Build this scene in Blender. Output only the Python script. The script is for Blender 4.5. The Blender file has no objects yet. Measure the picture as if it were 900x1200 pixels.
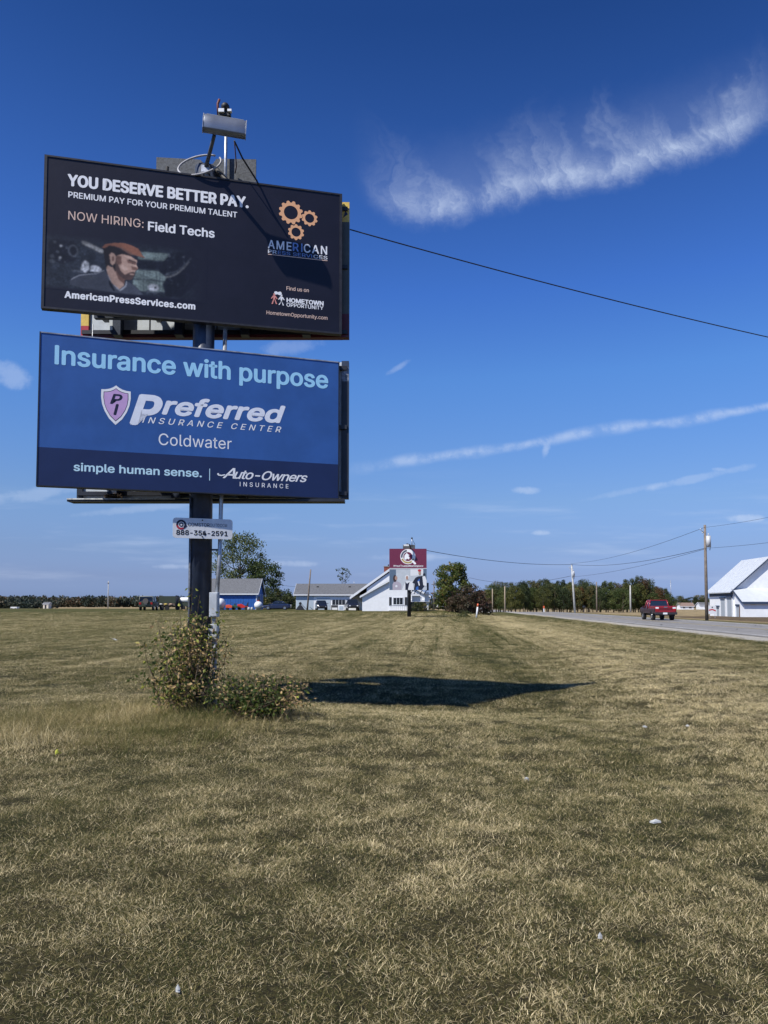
import bpy, math, random
import numpy as np
from mathutils import Vector, Matrix, noise
R = math.radians
sc = bpy.context.scene
COL = sc.collection

# ------------------------------------------------------------------ camera
CAMH = 1.62
cam_d = bpy.data.cameras.new('camera')
cam = bpy.data.objects.new('camera', cam_d); COL.objects.link(cam)
cam_d.sensor_fit = 'VERTICAL'; cam_d.sensor_height = 36; cam_d.lens = 27
cam_d.shift_y = 0.0515
cam_d.clip_start = 0.05; cam_d.clip_end = 20000
cam.location = (0, 0, CAMH); cam.rotation_euler = (R(93), 0, 0)
sc.camera = cam

# ------------------------------------------------------------------ exposure
sc.view_settings.view_transform = 'Standard'
sc.view_settings.look = 'None'
sc.view_settings.exposure = 0.3
sc.view_settings.gamma = 1

# ------------------------------------------------------------------ sun
SUN = Vector((-0.62, -0.52, 1.0)).normalized()
ELEV = math.asin(SUN.z); AZ = math.atan2(SUN.x, SUN.y)
sd = bpy.data.lights.new('sun', 'SUN'); sd.energy = 4.7; sd.angle = R(0.5); sd.color = (1, .945, .86)
so = bpy.data.objects.new('sun', sd); COL.objects.link(so)
so.rotation_euler = SUN.to_track_quat('Z', 'Y').to_euler(); so.location = (0, 0, 50)


class NT:
    """small helper to write node maths"""
    def __init__(s, tree): s.t = tree
    def n(s, typ, **kw):
        x = s.t.nodes.new(typ)
        for k, v in kw.items(): setattr(x, k, v)
        return x
    def l(s, a, b): s.t.links.new(a, b)
    def put(s, sock, v):
        if hasattr(v, 'is_output') or isinstance(v, bpy.types.NodeSocket): s.t.links.new(v, sock)
        else: sock.default_value = v
    def m(s, op, a, b=0.0, c=0.0, clamp=False):
        x = s.t.nodes.new('ShaderNodeMath'); x.operation = op; x.use_clamp = clamp
        s.put(x.inputs[0], a); s.put(x.inputs[1], b)
        if op in ('MULTIPLY_ADD', 'SMOOTH_MIN', 'WRAP', 'COMPARE'): s.put(x.inputs[2], c)
        return x.outputs[0]
    def ss(s, v, a, b, lo=0.0, hi=1.0):
        x = s.t.nodes.new('ShaderNodeMapRange'); x.interpolation_type = 'SMOOTHSTEP'
        s.put(x.inputs[0], v); s.put(x.inputs[1], a); s.put(x.inputs[2], b)
        s.put(x.inputs[3], lo); s.put(x.inputs[4], hi)
        return x.outputs[0]
    def noise(s, vec, scale, detail=2.0, rough=.5, dim='3D'):
        x = s.t.nodes.new('ShaderNodeTexNoise'); x.noise_dimensions = dim
        if vec is not None: s.t.links.new(vec, x.inputs['Vector'])
        x.inputs['Scale'].default_value = scale; x.inputs['Detail'].default_value = detail
        x.inputs['Roughness'].default_value = rough
        return x.outputs[0]
    def comb(s, x, y, z=0.0):
        c = s.t.nodes.new('ShaderNodeCombineXYZ')
        s.put(c.inputs[0], x); s.put(c.inputs[1], y); s.put(c.inputs[2], z)
        return c.outputs[0]
    def mix(s, f, a, b, mode='MIX'):
        x = s.t.nodes.new('ShaderNodeMix'); x.data_type = 'RGBA'; x.blend_type = mode
        s.put(x.inputs[0], f)
        for sock, v in ((x.inputs[6], a), (x.inputs[7], b)):
            if isinstance(v, tuple): sock.default_value = (*v[:3], 1)
            else: s.t.links.new(v, sock)
        return x.outputs[2]
    def ramp(s, f, stops):
        x = s.t.nodes.new('ShaderNodeValToRGB'); e = x.color_ramp.elements
        while len(e) < len(stops): e.new(.5)
        for i, (p, c) in enumerate(stops): e[i].position = p; e[i].color = (*c, 1)
        s.put(x.inputs[0], f)
        return x.outputs[0]


# ------------------------------------------------------------------ sky
w = bpy.data.worlds.new('World'); sc.world = w; w.use_nodes = True
N = NT(w.node_tree); w.node_tree.nodes.clear()
out = N.n('ShaderNodeOutputWorld'); bg = N.n('ShaderNodeBackground'); bg.inputs[1].default_value = .11
sky = N.n('ShaderNodeTexSky', sky_type='NISHITA'); sky.sun_disc = False
sky.sun_elevation = ELEV; sky.sun_rotation = AZ
sky.altitude = 280; sky.air_density = 1.0; sky.dust_density = 1.3; sky.ozone_density = 2.2
tc = N.n('ShaderNodeTexCoord'); sp = N.n('ShaderNodeSeparateXYZ'); N.l(tc.outputs['Generated'], sp.inputs[0])
X, Y, Z = sp.outputs
yy = N.m('MAXIMUM', Y, .05)
A = N.m('DIVIDE', X, yy); B = N.m('DIVIDE', Z, yy)          # tangents of bearing and height
north = N.ss(Y, .05, .3)
AB = N.comb(A, B)
# cirrus streak: spine height as a function of bearing
wob = N.m('ADD', N.m('MULTIPLY', N.m('SUBTRACT', N.noise(AB, 6, 3), .5), .018), N.m('MULTIPLY', N.m('SUBTRACT', N.noise(AB, 26, 5, .7), .5), .034))
_sp = [(-.06, .585), (-.02, .548), (.02, .522), (.06, .520), (.126, .537), (.217, .560), (.309, .578), (.355, .592), (.459, .630), (.511, .650), (.56, .672)]
spr = N.t.nodes.new('ShaderNodeValToRGB'); spr.color_ramp.interpolation = 'B_SPLINE'; _e = spr.color_ramp.elements
while len(_e) < len(_sp): _e.new(.5)
for _i, (_a, _b) in enumerate(_sp): _e[_i].position = (_a + .06) / .62; _e[_i].color = (_b, _b, _b, 1)
N.put(spr.inputs[0], N.m('DIVIDE', N.m('ADD', A, .06), .62))
spine = N.m('ADD', spr.outputs[0], wob)
dd = N.m('SUBTRACT', B, spine)
wx = N.m('ADD', N.m('ADD', A, N.m('MULTIPLY', B, .30)), N.m('MULTIPLY', N.m('SUBTRACT', N.noise(AB, 7, 5, .6), .5), .22))
fib = N.noise(N.comb(N.m('MULTIPLY', wx, 30), N.m('MULTIPLY', B, 5)), 1, 8, .68)
fib2 = N.noise(N.comb(N.m('MULTIPLY', wx, 85), N.m('MULTIPLY', B, 11)), 1, 6, .7)
patch = N.noise(AB, 14, 5, .65)
reach = N.ss(N.noise(N.comb(N.m('MULTIPLY', wx, 9), 3.0), 1, 4), .34, .66, .03, .175)
up = N.m('POWER', N.ss(dd, -.005, reach, 1.0, 0.0), 1.5)
dn = N.ss(dd, -.030, .020, 0.0, 1.0)
prof = N.m('MULTIPLY', up, dn)
ends = N.m('MULTIPLY', N.ss(A, -.05, .08), N.ss(A, .46, .55, 1.0, 0.0))
tex = N.ss(N.m('ADD', N.m('MULTIPLY', fib, .55), N.m('ADD', N.m('MULTIPLY', patch, .45), N.m('MULTIPLY', fib2, .25))), .42, .84)
c1 = N.m('MULTIPLY', N.m('MULTIPLY', prof, ends), tex)
core = N.m('MULTIPLY', N.m('MULTIPLY', N.ss(N.m('ABSOLUTE', N.m('SUBTRACT', dd, .006)), 0.0, .026, 1.0, 0.0), ends), N.ss(patch, .18, .66))
veil = N.m('MULTIPLY', N.m('MULTIPLY', N.ss(dd, .0, .13, 1.0, 0.0), dn), N.m('MULTIPLY', ends, .10))
c1 = N.m('ADD', N.m('ADD', N.m('MULTIPLY', c1, .50), veil), N.m('MULTIPLY', core, N.m('MULTIPLY', N.m('MULTIPLY', fib, fib2), .95)), clamp=True)
# thin contrail
wob2 = N.m('MULTIPLY', N.m('SUBTRACT', N.noise(AB, 7, 5), .5), .016)
d2 = N.m('SUBTRACT', B, N.m('ADD', N.m('MULTIPLY_ADD', A, .152, .184), wob2))
wid = N.ss(N.noise(N.comb(N.m('MULTIPLY', A, 9), 7.0), 1, 3), .3, .7, .007, .014)
c2 = N.m('MULTIPLY', N.ss(N.m('ABSOLUTE', d2), 0.0, wid, 1.0, 0.0), N.ss(A, -.07, .04))
c2 = N.m('MULTIPLY', c2, N.ss(N.noise(N.comb(N.m('MULTIPLY', A, 30), N.m('MULTIPLY', B, 30)), 1, 6, .65), .34, .66, .10, .46))
# loose wisps
def wisp(a, b, ra, rb, k, tilt=0.0):
    ua = N.m('SUBTRACT', A, a); ub = N.m('SUBTRACT', N.m('SUBTRACT', B, b), N.m('MULTIPLY', ua, tilt))
    r = N.m('ADD', N.m('POWER', N.m('DIVIDE', N.m('ABSOLUTE', ua), ra), 2.0), N.m('POWER', N.m('DIVIDE', N.m('ABSOLUTE', ub), rb), 2.0))
    r = N.m('ADD', r, N.m('MULTIPLY', N.m('SUBTRACT', N.noise(AB, 26, 5, .65), .5), 3.0))
    return N.m('MULTIPLY', N.ss(r, -.1, 1.15, 1.0, 0.0), k)
tot = N.m('ADD', c1, c2)
for q in ((-.495, .305, .032, .020, .30, -.3), (.185, .150, .020, .006, .35), (.213, .204, .007, .013, .45, .6), (.018, .313, .018, .006, .25, .6),
          (-.125, .34, .05, .012, .18, .1), (.41, .166, .09, .006, .22, .22), (.325, .150, .06, .005, .15, .2),
          (.475, .113, .028, .006, .42), (.205, .094, .014, .004, .4), (-.30, .128, .12, .006, .20, .1), (.44, .178, .012, .003, .25),
          (-.27, .050, .03, .004, .32), (-.115, .054, .035, .005, .32), (-.175, .046, .04, .005, .22), (.04, .062, .06, .006, .22), (-.46, .145, .10, .010, .22, .15)):
    tot = N.m('ADD', tot, wisp(*q))
low = N.noise(N.comb(N.m('MULTIPLY', A, 5), N.m('MULTIPLY', B, 45)), 1, 5, .55)
band = N.m('MULTIPLY', N.ss(B, .01, .05), N.ss(B, .1, .19, 1.0, 0.0))
tot = N.m('ADD', tot, N.m('MULTIPLY', band, N.ss(low, .5, .8, 0.0, .30)))
tot = N.m('MULTIPLY', N.m('MINIMUM', tot, .85), north)
# the clear, deep blue of this sky: tint with elevation over the whole dome
tint = N.ramp(Z, [(0.0, (0.336, 0.464, 0.944)), (0.02, (0.296, 0.396, 0.8)), (0.036, (0.272, 0.336, 0.64)), (0.07, (0.28, 0.34, 0.56)), (0.13, (0.32, 0.4, 0.568)), (0.285, (0.268, 0.46, 0.728)), (0.38, (0.196, 0.38, 0.744)), (0.62, (0.084, 0.204, 0.44)), (1.0, (0.06, 0.16, 0.368))])
sk2 = N.n('ShaderNodeVectorMath'); sk2.operation = 'MULTIPLY'; N.l(sky.outputs[0], sk2.inputs[0]); N.l(tint, sk2.inputs[1])
sk3 = N.n('ShaderNodeVectorMath'); sk3.operation = 'SCALE'; N.l(sk2.outputs[0], sk3.inputs[0]); sk3.inputs['Scale'].default_value = 1.625
colr = N.mix(tot, sk3.outputs[0], (4.7, 5.5, 7.0))
N.l(colr, bg.inputs[0]); N.l(bg.outputs[0], out.inputs[0])


# ------------------------------------------------------------------ materials
MATS = {}
def mat(name, col, rough=.7, metal=0.0, var=.0, vscale=8.0, bump=0.0, bscale=60.0, spec=.5, alpha=None, rand=0.0, coat=0.0, coords='Object'):
    """procedural principled material: base colour broken up by noise, fine relief, wear"""
    if name in MATS: return MATS[name]
    m = bpy.data.materials.new(name); m.use_nodes = True; MATS[name] = m
    n = NT(m.node_tree); b = m.node_tree.nodes['Principled BSDF']
    b.inputs['Roughness'].default_value = rough; b.inputs['Metallic'].default_value = metal
    b.inputs['Specular IOR Level'].default_value = spec
    if coat: b.inputs['Coat Weight'].default_value = coat; b.inputs['Coat Roughness'].default_value = .05
    t = n.n('ShaderNodeTexCoord'); v = t.outputs[coords]
    c = tuple(col)
    if var > 0:
        f = n.noise(v, vscale, 5, .6)
        c = n.mix(n.ss(f, .3, .7), tuple(x * (1 - var) for x in col), tuple(min(1, x * (1 + var)) for x in col))
    if rand > 0:
        oi = n.n('ShaderNodeObjectInfo')
        h = n.n('ShaderNodeHueSaturation')
        n.l(n.m('MULTIPLY_ADD', oi.outputs['Random'], rand * .12, .5 - rand * .06), h.inputs['Hue'])
        n.l(n.m('MULTIPLY_ADD', oi.outputs['Random'], rand, 1 - rand * .5), h.inputs['Value'])
        if isinstance(c, tuple): h.inputs['Color'].default_value = (*c, 1)
        else: n.l(c, h.inputs['Color'])
        c = h.outputs[0]
    if isinstance(c, tuple): b.inputs['Base Color'].default_value = (*c, 1)
    else: n.l(c, b.inputs['Base Color'])
    if bump > 0:
        bp = n.n('ShaderNodeBump'); bp.inputs['Strength'].default_value = bump; bp.inputs['Distance'].default_value = .02
        n.l(n.noise(v, bscale, 4, .6), bp.inputs['Height']); n.l(bp.outputs[0], b.inputs['Normal'])
    return m

def srgb(r, g, b):
    f = lambda x: (x / 255 / 12.92) if x / 255 <= .04045 else ((x / 255 + .055) / 1.055) ** 2.4
    return (f(r), f(g), f(b))

def leaf_mat(name, stops, trans=.35, rough=.6, rand=.25):
    """leaves: tone attribute through a ramp, shifted a little per tree"""
    m = bpy.data.materials.new(name); m.use_nodes = True; MATS[name] = m
    n = NT(m.node_tree); t = m.node_tree; t.nodes.remove(t.nodes['Principled BSDF'])
    at = n.n('ShaderNodeAttribute', attribute_name='tone'); oi = n.n('ShaderNodeObjectInfo')
    f = n.m('ADD', at.outputs['Fac'], n.m('MULTIPLY', n.m('SUBTRACT', oi.outputs['Random'], .5), rand), clamp=True)
    c = n.ramp(f, stops)
    d = n.n('ShaderNodeBsdfPrincipled'); d.inputs['Roughness'].default_value = rough; d.inputs['Specular IOR Level'].default_value = .3
    tr = n.n('ShaderNodeBsdfTranslucent'); mx = n.n('ShaderNodeMixShader'); mx.inputs[0].default_value = trans
    n.l(c, d.inputs['Base Color']); n.l(c, tr.inputs[0]); n.l(d.outputs[0], mx.inputs[1]); n.l(tr.outputs[0], mx.inputs[2])
    n.l(mx.outputs[0], t.nodes['Material Output'].inputs[0])
    return m


# ------------------------------------------------------------------ object helpers
def tag(o, label=None, cat=None, group=None, kind=None):
    if label: o['label'] = label
    if cat: o['category'] = cat
    if group: o['group'] = group
    if kind: o['kind'] = kind
    return o

def thing(name, label, cat, loc=(0, 0, 0), rz=0.0, group=None):
    o = bpy.data.objects.new(name, None); COL.objects.link(o)
    o.empty_display_size = .3
    o.location = loc; o.rotation_euler = (0, 0, rz)
    return tag(o, label, cat, group)

def kids(o): return [c for c in list(COL.objects) if c.parent == o]

def copy_tree(o, parent=None, ch_of=None):
    c = o.copy(); COL.objects.link(c)
    if parent is not None: c.parent = parent
    for ch in (ch_of or kids)(o): copy_tree(ch, c, ch_of)
    return c

class MB:
    def __init__(s): s.v = []; s.f = []; s.mi = []; s.cur = 0; s.sm = []; s.smooth = False
    def add(s, vs, fs):
        b = len(s.v); s.v += [tuple(x) for x in vs]
        for f in fs: s.f.append(tuple(b + i for i in f)); s.mi.append(s.cur); s.sm.append(s.smooth)
        return s
    def box(s, x0, x1, y0, y1, z0, z1):
        return s.add([(x0,y0,z0),(x1,y0,z0),(x1,y1,z0),(x0,y1,z0),(x0,y0,z1),(x1,y0,z1),(x1,y1,z1),(x0,y1,z1)],
                     [(0,3,2,1),(4,5,6,7),(0,1,5,4),(1,2,6,5),(2,3,7,6),(3,0,4,7)])
    def tube(s, pts, r, n=8, caps=True):
        """swept tube; r a number or one per point"""
        pts = [Vector(p) for p in pts]; k = len(pts); rr = r if isinstance(r, (list, tuple)) else [r] * k
        vs = []; fs = []
        up = None
        for i, p in enumerate(pts):
            d = (pts[min(i + 1, k - 1)] - pts[max(i - 1, 0)]).normalized()
            if up is None: up = Vector((0, 0, 1)) if abs(d.z) < .9 else Vector((1, 0, 0))
            a = d.cross(up).normalized(); b = a.cross(d).normalized(); up = b
            for j in range(n):
                t = 2 * math.pi * j / n
                vs.append(p + (a * math.cos(t) + b * math.sin(t)) * rr[i])
        for i in range(k - 1):
            for j in range(n):
                j2 = (j + 1) % n
                fs.append((i*n+j, i*n+j2, (i+1)*n+j2, (i+1)*n+j))
        sm = s.smooth; s.smooth = True; b0 = len(s.v); s.add(vs, fs); s.smooth = False
        if caps: s.add([], [tuple(b0 - len(s.v) + i for i in range(n-1, -1, -1)), tuple(b0 - len(s.v) + (k-1)*n + i for i in range(n))])
        s.smooth = sm
        return s
    def prism(s, poly, y0, y1, axis='y'):
        """extrude polygon (a, b) along an axis; y: (x, z), x: (y, z), z: (x, y)"""
        f = {'y': lambda a, b, t: (a, t, b), 'x': lambda a, b, t: (t, a, b), 'z': lambda a, b, t: (a, b, t)}[axis]
        n = len(poly)
        vs = [f(a, b, y0) for a, b in poly] + [f(a, b, y1) for a, b in poly]
        return s.add(vs, [tuple(range(n)), tuple(range(2*n-1, n-1, -1))] + [(i, i+n, (i+1) % n+n, (i+1) % n) for i in range(n)])
    def flat(s, poly, y):
        """one flat polygon in the x,z plane facing -y"""
        return s.add([(a, y, b) for a, b in poly], [tuple(range(len(poly)))])
    def loft(s, rings, close=True):
        n = len(rings[0]); vs = [p for r in rings for p in r]; fs = []
        for i in range(len(rings) - 1):
            for j in range(n): fs.append((i*n+j, i*n+(j+1) % n, (i+1)*n+(j+1) % n, (i+1)*n+j))
        if close: fs += [tuple(range(n-1, -1, -1)), tuple((len(rings)-1)*n+i for i in range(n))]
        return s.add(vs, fs)
    def ball(s, c, r, n=12, m=8):
        rx, ry, rz = r if isinstance(r, (list, tuple)) else (r, r, r)
        rings = []
        for i in range(m + 1):
            t = math.pi * i / m; q = max(math.sin(t), .001)
            rings.append([(c[0]+rx*q*math.cos(2*math.pi*j/n), c[1]+ry*q*math.sin(2*math.pi*j/n), c[2]-rz*math.cos(t)) for j in range(n)])
        sm = s.smooth; s.smooth = True; s.loft(rings); s.smooth = sm
        return s
    def mesh(s, name, mats):
        me = bpy.data.meshes.new(name); me.from_pydata(s.v, [], s.f)
        for m in (mats if isinstance(mats, (list, tuple)) else [mats]): me.materials.append(m)
        me.polygons.foreach_set('material_index', s.mi); me.polygons.foreach_set('use_smooth', s.sm)
        me.update()
        return me
    def build(s, name, mats, parent=None, loc=None, rz=0.0, bevel=0.0, fix=True):
        me = s.mesh(name, mats)
        if fix:
            import bmesh
            bm = bmesh.new(); bm.from_mesh(me); bmesh.ops.recalc_face_normals(bm, faces=bm.faces); bm.to_mesh(me); bm.free()
        o = bpy.data.objects.new(name, me); COL.objects.link(o)
        if parent is not None: o.parent = parent
        if loc is not None: o.location = loc
        o.rotation_euler.z = rz
        if bevel:
            b = o.modifiers.new('bevel', 'BEVEL'); b.width = bevel; b.segments = 2; b.limit_method = 'ANGLE'; b.angle_limit = R(35)
        return o

def box(name, m, parent, *d, bevel=0.0): return MB().box(*d).build(name, m, parent, bevel=bevel)

def quads_mesh(name, V, mats, tone=None, mi=None):
    """V: (n, 4, 3) numpy quads"""
    n = len(V); me = bpy.data.meshes.new(name)
    me.vertices.add(n * 4); me.vertices.foreach_set('co', V.reshape(-1).astype(np.float32))
    me.loops.add(n * 4); me.loops.foreach_set('vertex_index', np.arange(n * 4, dtype=np.int32))
    me.polygons.add(n); me.polygons.foreach_set('loop_start', np.arange(0, n * 4, 4, dtype=np.int32))
    me.polygons.foreach_set('loop_total', np.full(n, 4, dtype=np.int32))
    for m in mats: me.materials.append(m)
    if mi is not None: me.polygons.foreach_set('material_index', np.asarray(mi, dtype=np.int32))
    if tone is not None:
        a = me.attributes.new('tone', 'FLOAT', 'POINT'); a.data.foreach_set('value', np.repeat(tone, 4).astype(np.float32))
    me.update(); me.validate()
    return me

def link_mesh(name, me, parent=None):
    o = bpy.data.objects.new(name, me); COL.objects.link(o)
    if parent is not None: o.parent = parent
    return o

def sstep(v, a, b):
    t = min(1, max(0, (v - a) / (b - a))); return t * t * (3 - 2 * t)

# ------------------------------------------------------------------ terrain
ROAD0, RSLOPE = 12.6, .076       # near edge of the road: x = ROAD0 + RSLOPE * y
def gz0(x, y):
    u = x - ROAD0 - RSLOPE * y
    z = .70 * sstep(y, 88, 128) * (1 - sstep(y, 160, 320)) * (1 - sstep(x, 9, 17))
    z += .25 * sstep(y, 30, 100) * (1 - sstep(y, 160, 300)) * (1 - sstep(x, -12, -2)) * .5
    z -= .75 * sstep(y, 150, 225) * sstep(x, 14, 24)
    # shallow swale between mown field and road
    c = 2.5 + .1 * y; k = 3.2 if x < c else 2.0
    z -= .26 * math.exp(-((x - c) / k) ** 2) * sstep(y, 3, 9) * (1 - sstep(y, 22, 45))
    z -= .30 * math.exp(-((x - .9) / 3.0) ** 2 - ((y - 14.9) / 1.9) ** 2)
    # road berm
    z += .20 * sstep(u, -3.2, 0) * (1 - .5 * sstep(u, 10.2, 13.5))
    return z
def gz(x, y): return gz0(x, y)

NB = lambda x, y, s, k=0: noise.noise(Vector((x * s, y * s, k)))
us = [-9000, -5000, -3000, -1800, -1100, -700, -450, -300, -220, -170, -130, -100, -80, -66, -55, -47, -41, -36]
us += list(np.arange(-32, 16.01, .4)) + [17, 18, 20, 22, 25, 28, 32, 37, 43, 50, 60, 75, 95, 120, 160, 220, 300, 450, 700, 1100, 1800, 3000, 5000, 9000]
ys = [-3000, -1200, -500, -200, -90, -45, -25, -14, -8, -4, -2] + list(np.arange(-1, 30, .4))
y = ys[-1]
while y < 12000: y += max(.8, y * .045); ys.append(y)
us = [float(u) for u in us]; ys = [float(y) for y in ys]
vs = []
for y in ys:
    for u in us:
        x = u + ROAD0 + RSLOPE * y
        z = gz(x, y)
        if u < -1.2 or u > 12:
            d = (1 - .85 * sstep(y, 12, 40)) * (1 - sstep(y, 60, 150)) * (1 if u > -40 else 0)
            z += d * (NB(x, y, .35) * .05 + NB(x, y, 1.1, 3) * .025 + NB(x, y, 2.6, 5) * .015)
        vs.append((x, y, z))
nu = len(us)
fs = [(j*nu+i, j*nu+i+1, (j+1)*nu+i+1, (j+1)*nu+i) for j in range(len(ys)-1) for i in range(nu-1)]

def grass_tone(n, pos):
    """large scale tone of the turf: 0 green .. 1 straw, from world position"""
    s = n.n('ShaderNodeSeparateXYZ'); n.l(pos, s.inputs[0]); x, y = s.outputs[0], s.outputs[1]
    u = n.m('SUBTRACT', n.m('SUBTRACT', x, ROAD0), n.m('MULTIPLY', y, RSLOPE))
    a = n.noise(pos, .28, 5, .62)
    b = n.noise(pos, 1.7, 4, .65)
    st = n.noise(n.comb(n.m('MULTIPLY', u, 1.5), n.m('MULTIPLY', y, .055)), 1, 3, .6)
    st2 = n.noise(n.comb(n.m('MULTIPLY', u, .35), n.m('MULTIPLY', y, .03), 4.0), 1, 2, .5)
    far = n.ss(y, 10, 26)
    a = n.m('ADD', .5, n.m('MULTIPLY', n.m('SUBTRACT', a, .5), n.m('SUBTRACT', .75, n.m('MULTIPLY', far, .5))))
    b = n.m('ADD', .5, n.m('MULTIPLY', n.m('SUBTRACT', b, .5), n.m('SUBTRACT', .9, n.m('MULTIPLY', far, .55))))
    t = n.m('ADD', n.m('MULTIPLY', a, .55), n.m('MULTIPLY', b, .45))
    t = n.m('ADD', t, n.m('MULTIPLY', n.m('MULTIPLY', n.m('SUBTRACT', st, .5), far), .55))
    t = n.m('ADD', t, n.m('MULTIPLY', n.m('SUBTRACT', st2, .5), .3))
    # dark green verge near the road edge and lusher strip behind the sign
    vg = n.m('MULTIPLY', n.ss(u, -3.6, -1.2), n.ss(u, -.5, .6, 1.0, 0.0))
    t = n.m('SUBTRACT', t, n.m('MULTIPLY', vg, .14))
    gb = n.m('MULTIPLY', n.m('MULTIPLY', n.ss(u, -14.0, -10.5), n.ss(u, -10.5, -7.0, 1.0, 0.0)), n.ss(y, 13.0, 20.0))
    t = n.m('ADD', t, n.m('MULTIPLY', n.m('SUBTRACT', .35, gb), .10))
    yl = n.m('MULTIPLY', n.m('MULTIPLY', n.ss(u, -10.0, -7.5), n.ss(u, -6.5, -4.0, 1.0, 0.0)), n.ss(y, 6.0, 14.0))
    t = n.m('ADD', t, n.m('MULTIPLY', yl, .10))
    # yellower towards the road, browner in front of the sign
    t = n.m('ADD', t, n.m('MULTIPLY', n.ss(x, -6.0, 7.0), .045))
    t = n.m('SUBTRACT', t, n.m('MULTIPLY', n.ss(x, -3.0, -12.0), .05))
    ln = n.noise(n.comb(n.m('MULTIPLY', u, 3.2), n.m('MULTIPLY', y, .04), 8.0), 1, 2, .5)
    t = n.m('SUBTRACT', t, n.m('MULTIPLY', n.m('MULTIPLY', n.ss(ln, .60, .68), n.ss(y, 20.0, 34.0)), n.m('MULTIPLY', n.ss(u, -22.0, -17.0), .16)))
    gr = n.m('MULTIPLY', n.m('MULTIPLY', n.ss(x, -8.0, -4.5, 1.0, 0.0), n.ss(y, 8.5, 10.5)), n.ss(y, 15.0, 22.0, 1.0, 0.0))
    return n.m('SUBTRACT', t, n.m('MULTIPLY', gr, .02)), u, y

mg = bpy.data.materials.new('turf'); mg.use_nodes = True
n = NT(mg.node_tree); b = mg.node_tree.nodes['Principled BSDF']; b.inputs['Roughness'].default_value = .95; b.inputs['Specular IOR Level'].default_value = .1
ge = n.n('ShaderNodeNewGeometry'); pos = ge.outputs['Position']
t, u, yv = grass_tone(n, pos)
base = n.ramp(t, [(.28, (.048, .066, .014)), (.44, (.100, .106, .030)), (.58, (.168, .147, .050)), (.76, (.26, .212, .088))])
fine = n.noise(pos, 26, 6, .75); mid = n.noise(pos, 5.5, 5, .7); big = n.noise(pos, 1.1, 4, .7)
near = n.ss(yv, 14, 45, 1.0, 0.0)
sp_ = n.m('ADD', n.m('MULTIPLY', fine, near), n.m('MULTIPLY', n.m('ADD', n.m('MULTIPLY', n.noise(pos, 11, 6, .8), .65), n.m('MULTIPLY', n.noise(pos, 3.2, 5, .75), .35)), n.m('SUBTRACT', 1.0, near)))
base = n.mix(n.ss(sp_, .38, .62), n.mix(.80, base, (.012, .012, .007)), base)
base = n.mix(n.m('MULTIPLY', near, .6), base, (.024, .020, .012))  # near turf darkened to paint in the shaded gaps between blades
base = n.mix(n.ss(mid, .55, .78, 0.0, .3), base, (.24, .20, .11))
# harvested field beyond the mown crest and beyond the road
stub = n.ramp(n.noise(n.comb(n.m('MULTIPLY', u, .5), n.m('MULTIPLY', yv, .08)), 1, 5, .7), [(.35, (.13, .10, .06)), (.6, (.36, .28, .15))])
isf = n.m('MAXIMUM', n.ss(yv, 168, 185), n.ss(u, 13.0, 16.0))
base = n.mix(isf, base, stub)
soil = n.ramp(n.noise(pos, 1.4, 6, .8), [(.36, (.045, .032, .02)), (.6, (.17, .125, .075))])
isl = n.m('MULTIPLY', n.ss(u, 15.0, 17.5), n.ss(n.m('ADD', yv, n.m('MULTIPLY', n.noise(pos, .15), 20)), 112, 120, 1.0, 0.0))
base = n.mix(isl, base, soil)
grav = n.ramp(n.noise(pos, 38, 4, .8), [(.35, (.22, .205, .175)), (.65, (.56, .53, .47))])
sh = n.m('MULTIPLY', n.ss(n.m('ADD', u, n.m('MULTIPLY', n.noise(pos, 2.2, 4), 1.2)), .25, .7), n.ss(u, 11.2, 11.7, 1.0, 0.0))
base = n.mix(sh, base, grav)
n.l(base, b.inputs['Base Color'])
bp = n.n('ShaderNodeBump'); bp.inputs['Strength'].default_value = .9; bp.inputs['Distance'].default_value = .05
n.l(n.m('ADD', fine, n.m('MULTIPLY', mid, 1.5)), bp.inputs['Height']); n.l(bp.outputs[0], b.inputs['Normal'])
me = bpy.data.meshes.new('ground'); me.from_pydata(vs, [], fs); me.materials.append(mg)
me.polygons.foreach_set('use_smooth', [True] * len(fs)); me.update()
ground = link_mesh('ground', me); tag(ground, kind='structure')

# road sheets on the same rows as the ground
def sheet(name, u0, u1, dz, m, y0=-3000, y1=900, parent=None, wob=0.0):
    V = []; F = []; rows = [y for y in ys if y0 <= y <= y1]
    cols = [u for u in us if u0 < u < u1]; cols = [u0] + cols + [u1]
    for r_, y in enumerate(rows):
        for i, u in enumerate(cols):
            if wob and i in (0, len(cols) - 1): u = u + NB(u, y, .8) * wob
            x = u + ROAD0 + RSLOPE * y
            V.append((x, y, gz(x, y) + dz))
    k = len(cols)
    for j in range(len(rows)-1):
        for i in range(k-1): F.append((j*k+i, j*k+i+1, (j+1)*k+i+1, (j+1)*k+i))
    me = bpy.data.meshes.new(name); me.from_pydata(V, [], F); me.materials.append(m); me.update()
    o = link_mesh(name, me, parent); return o

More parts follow.
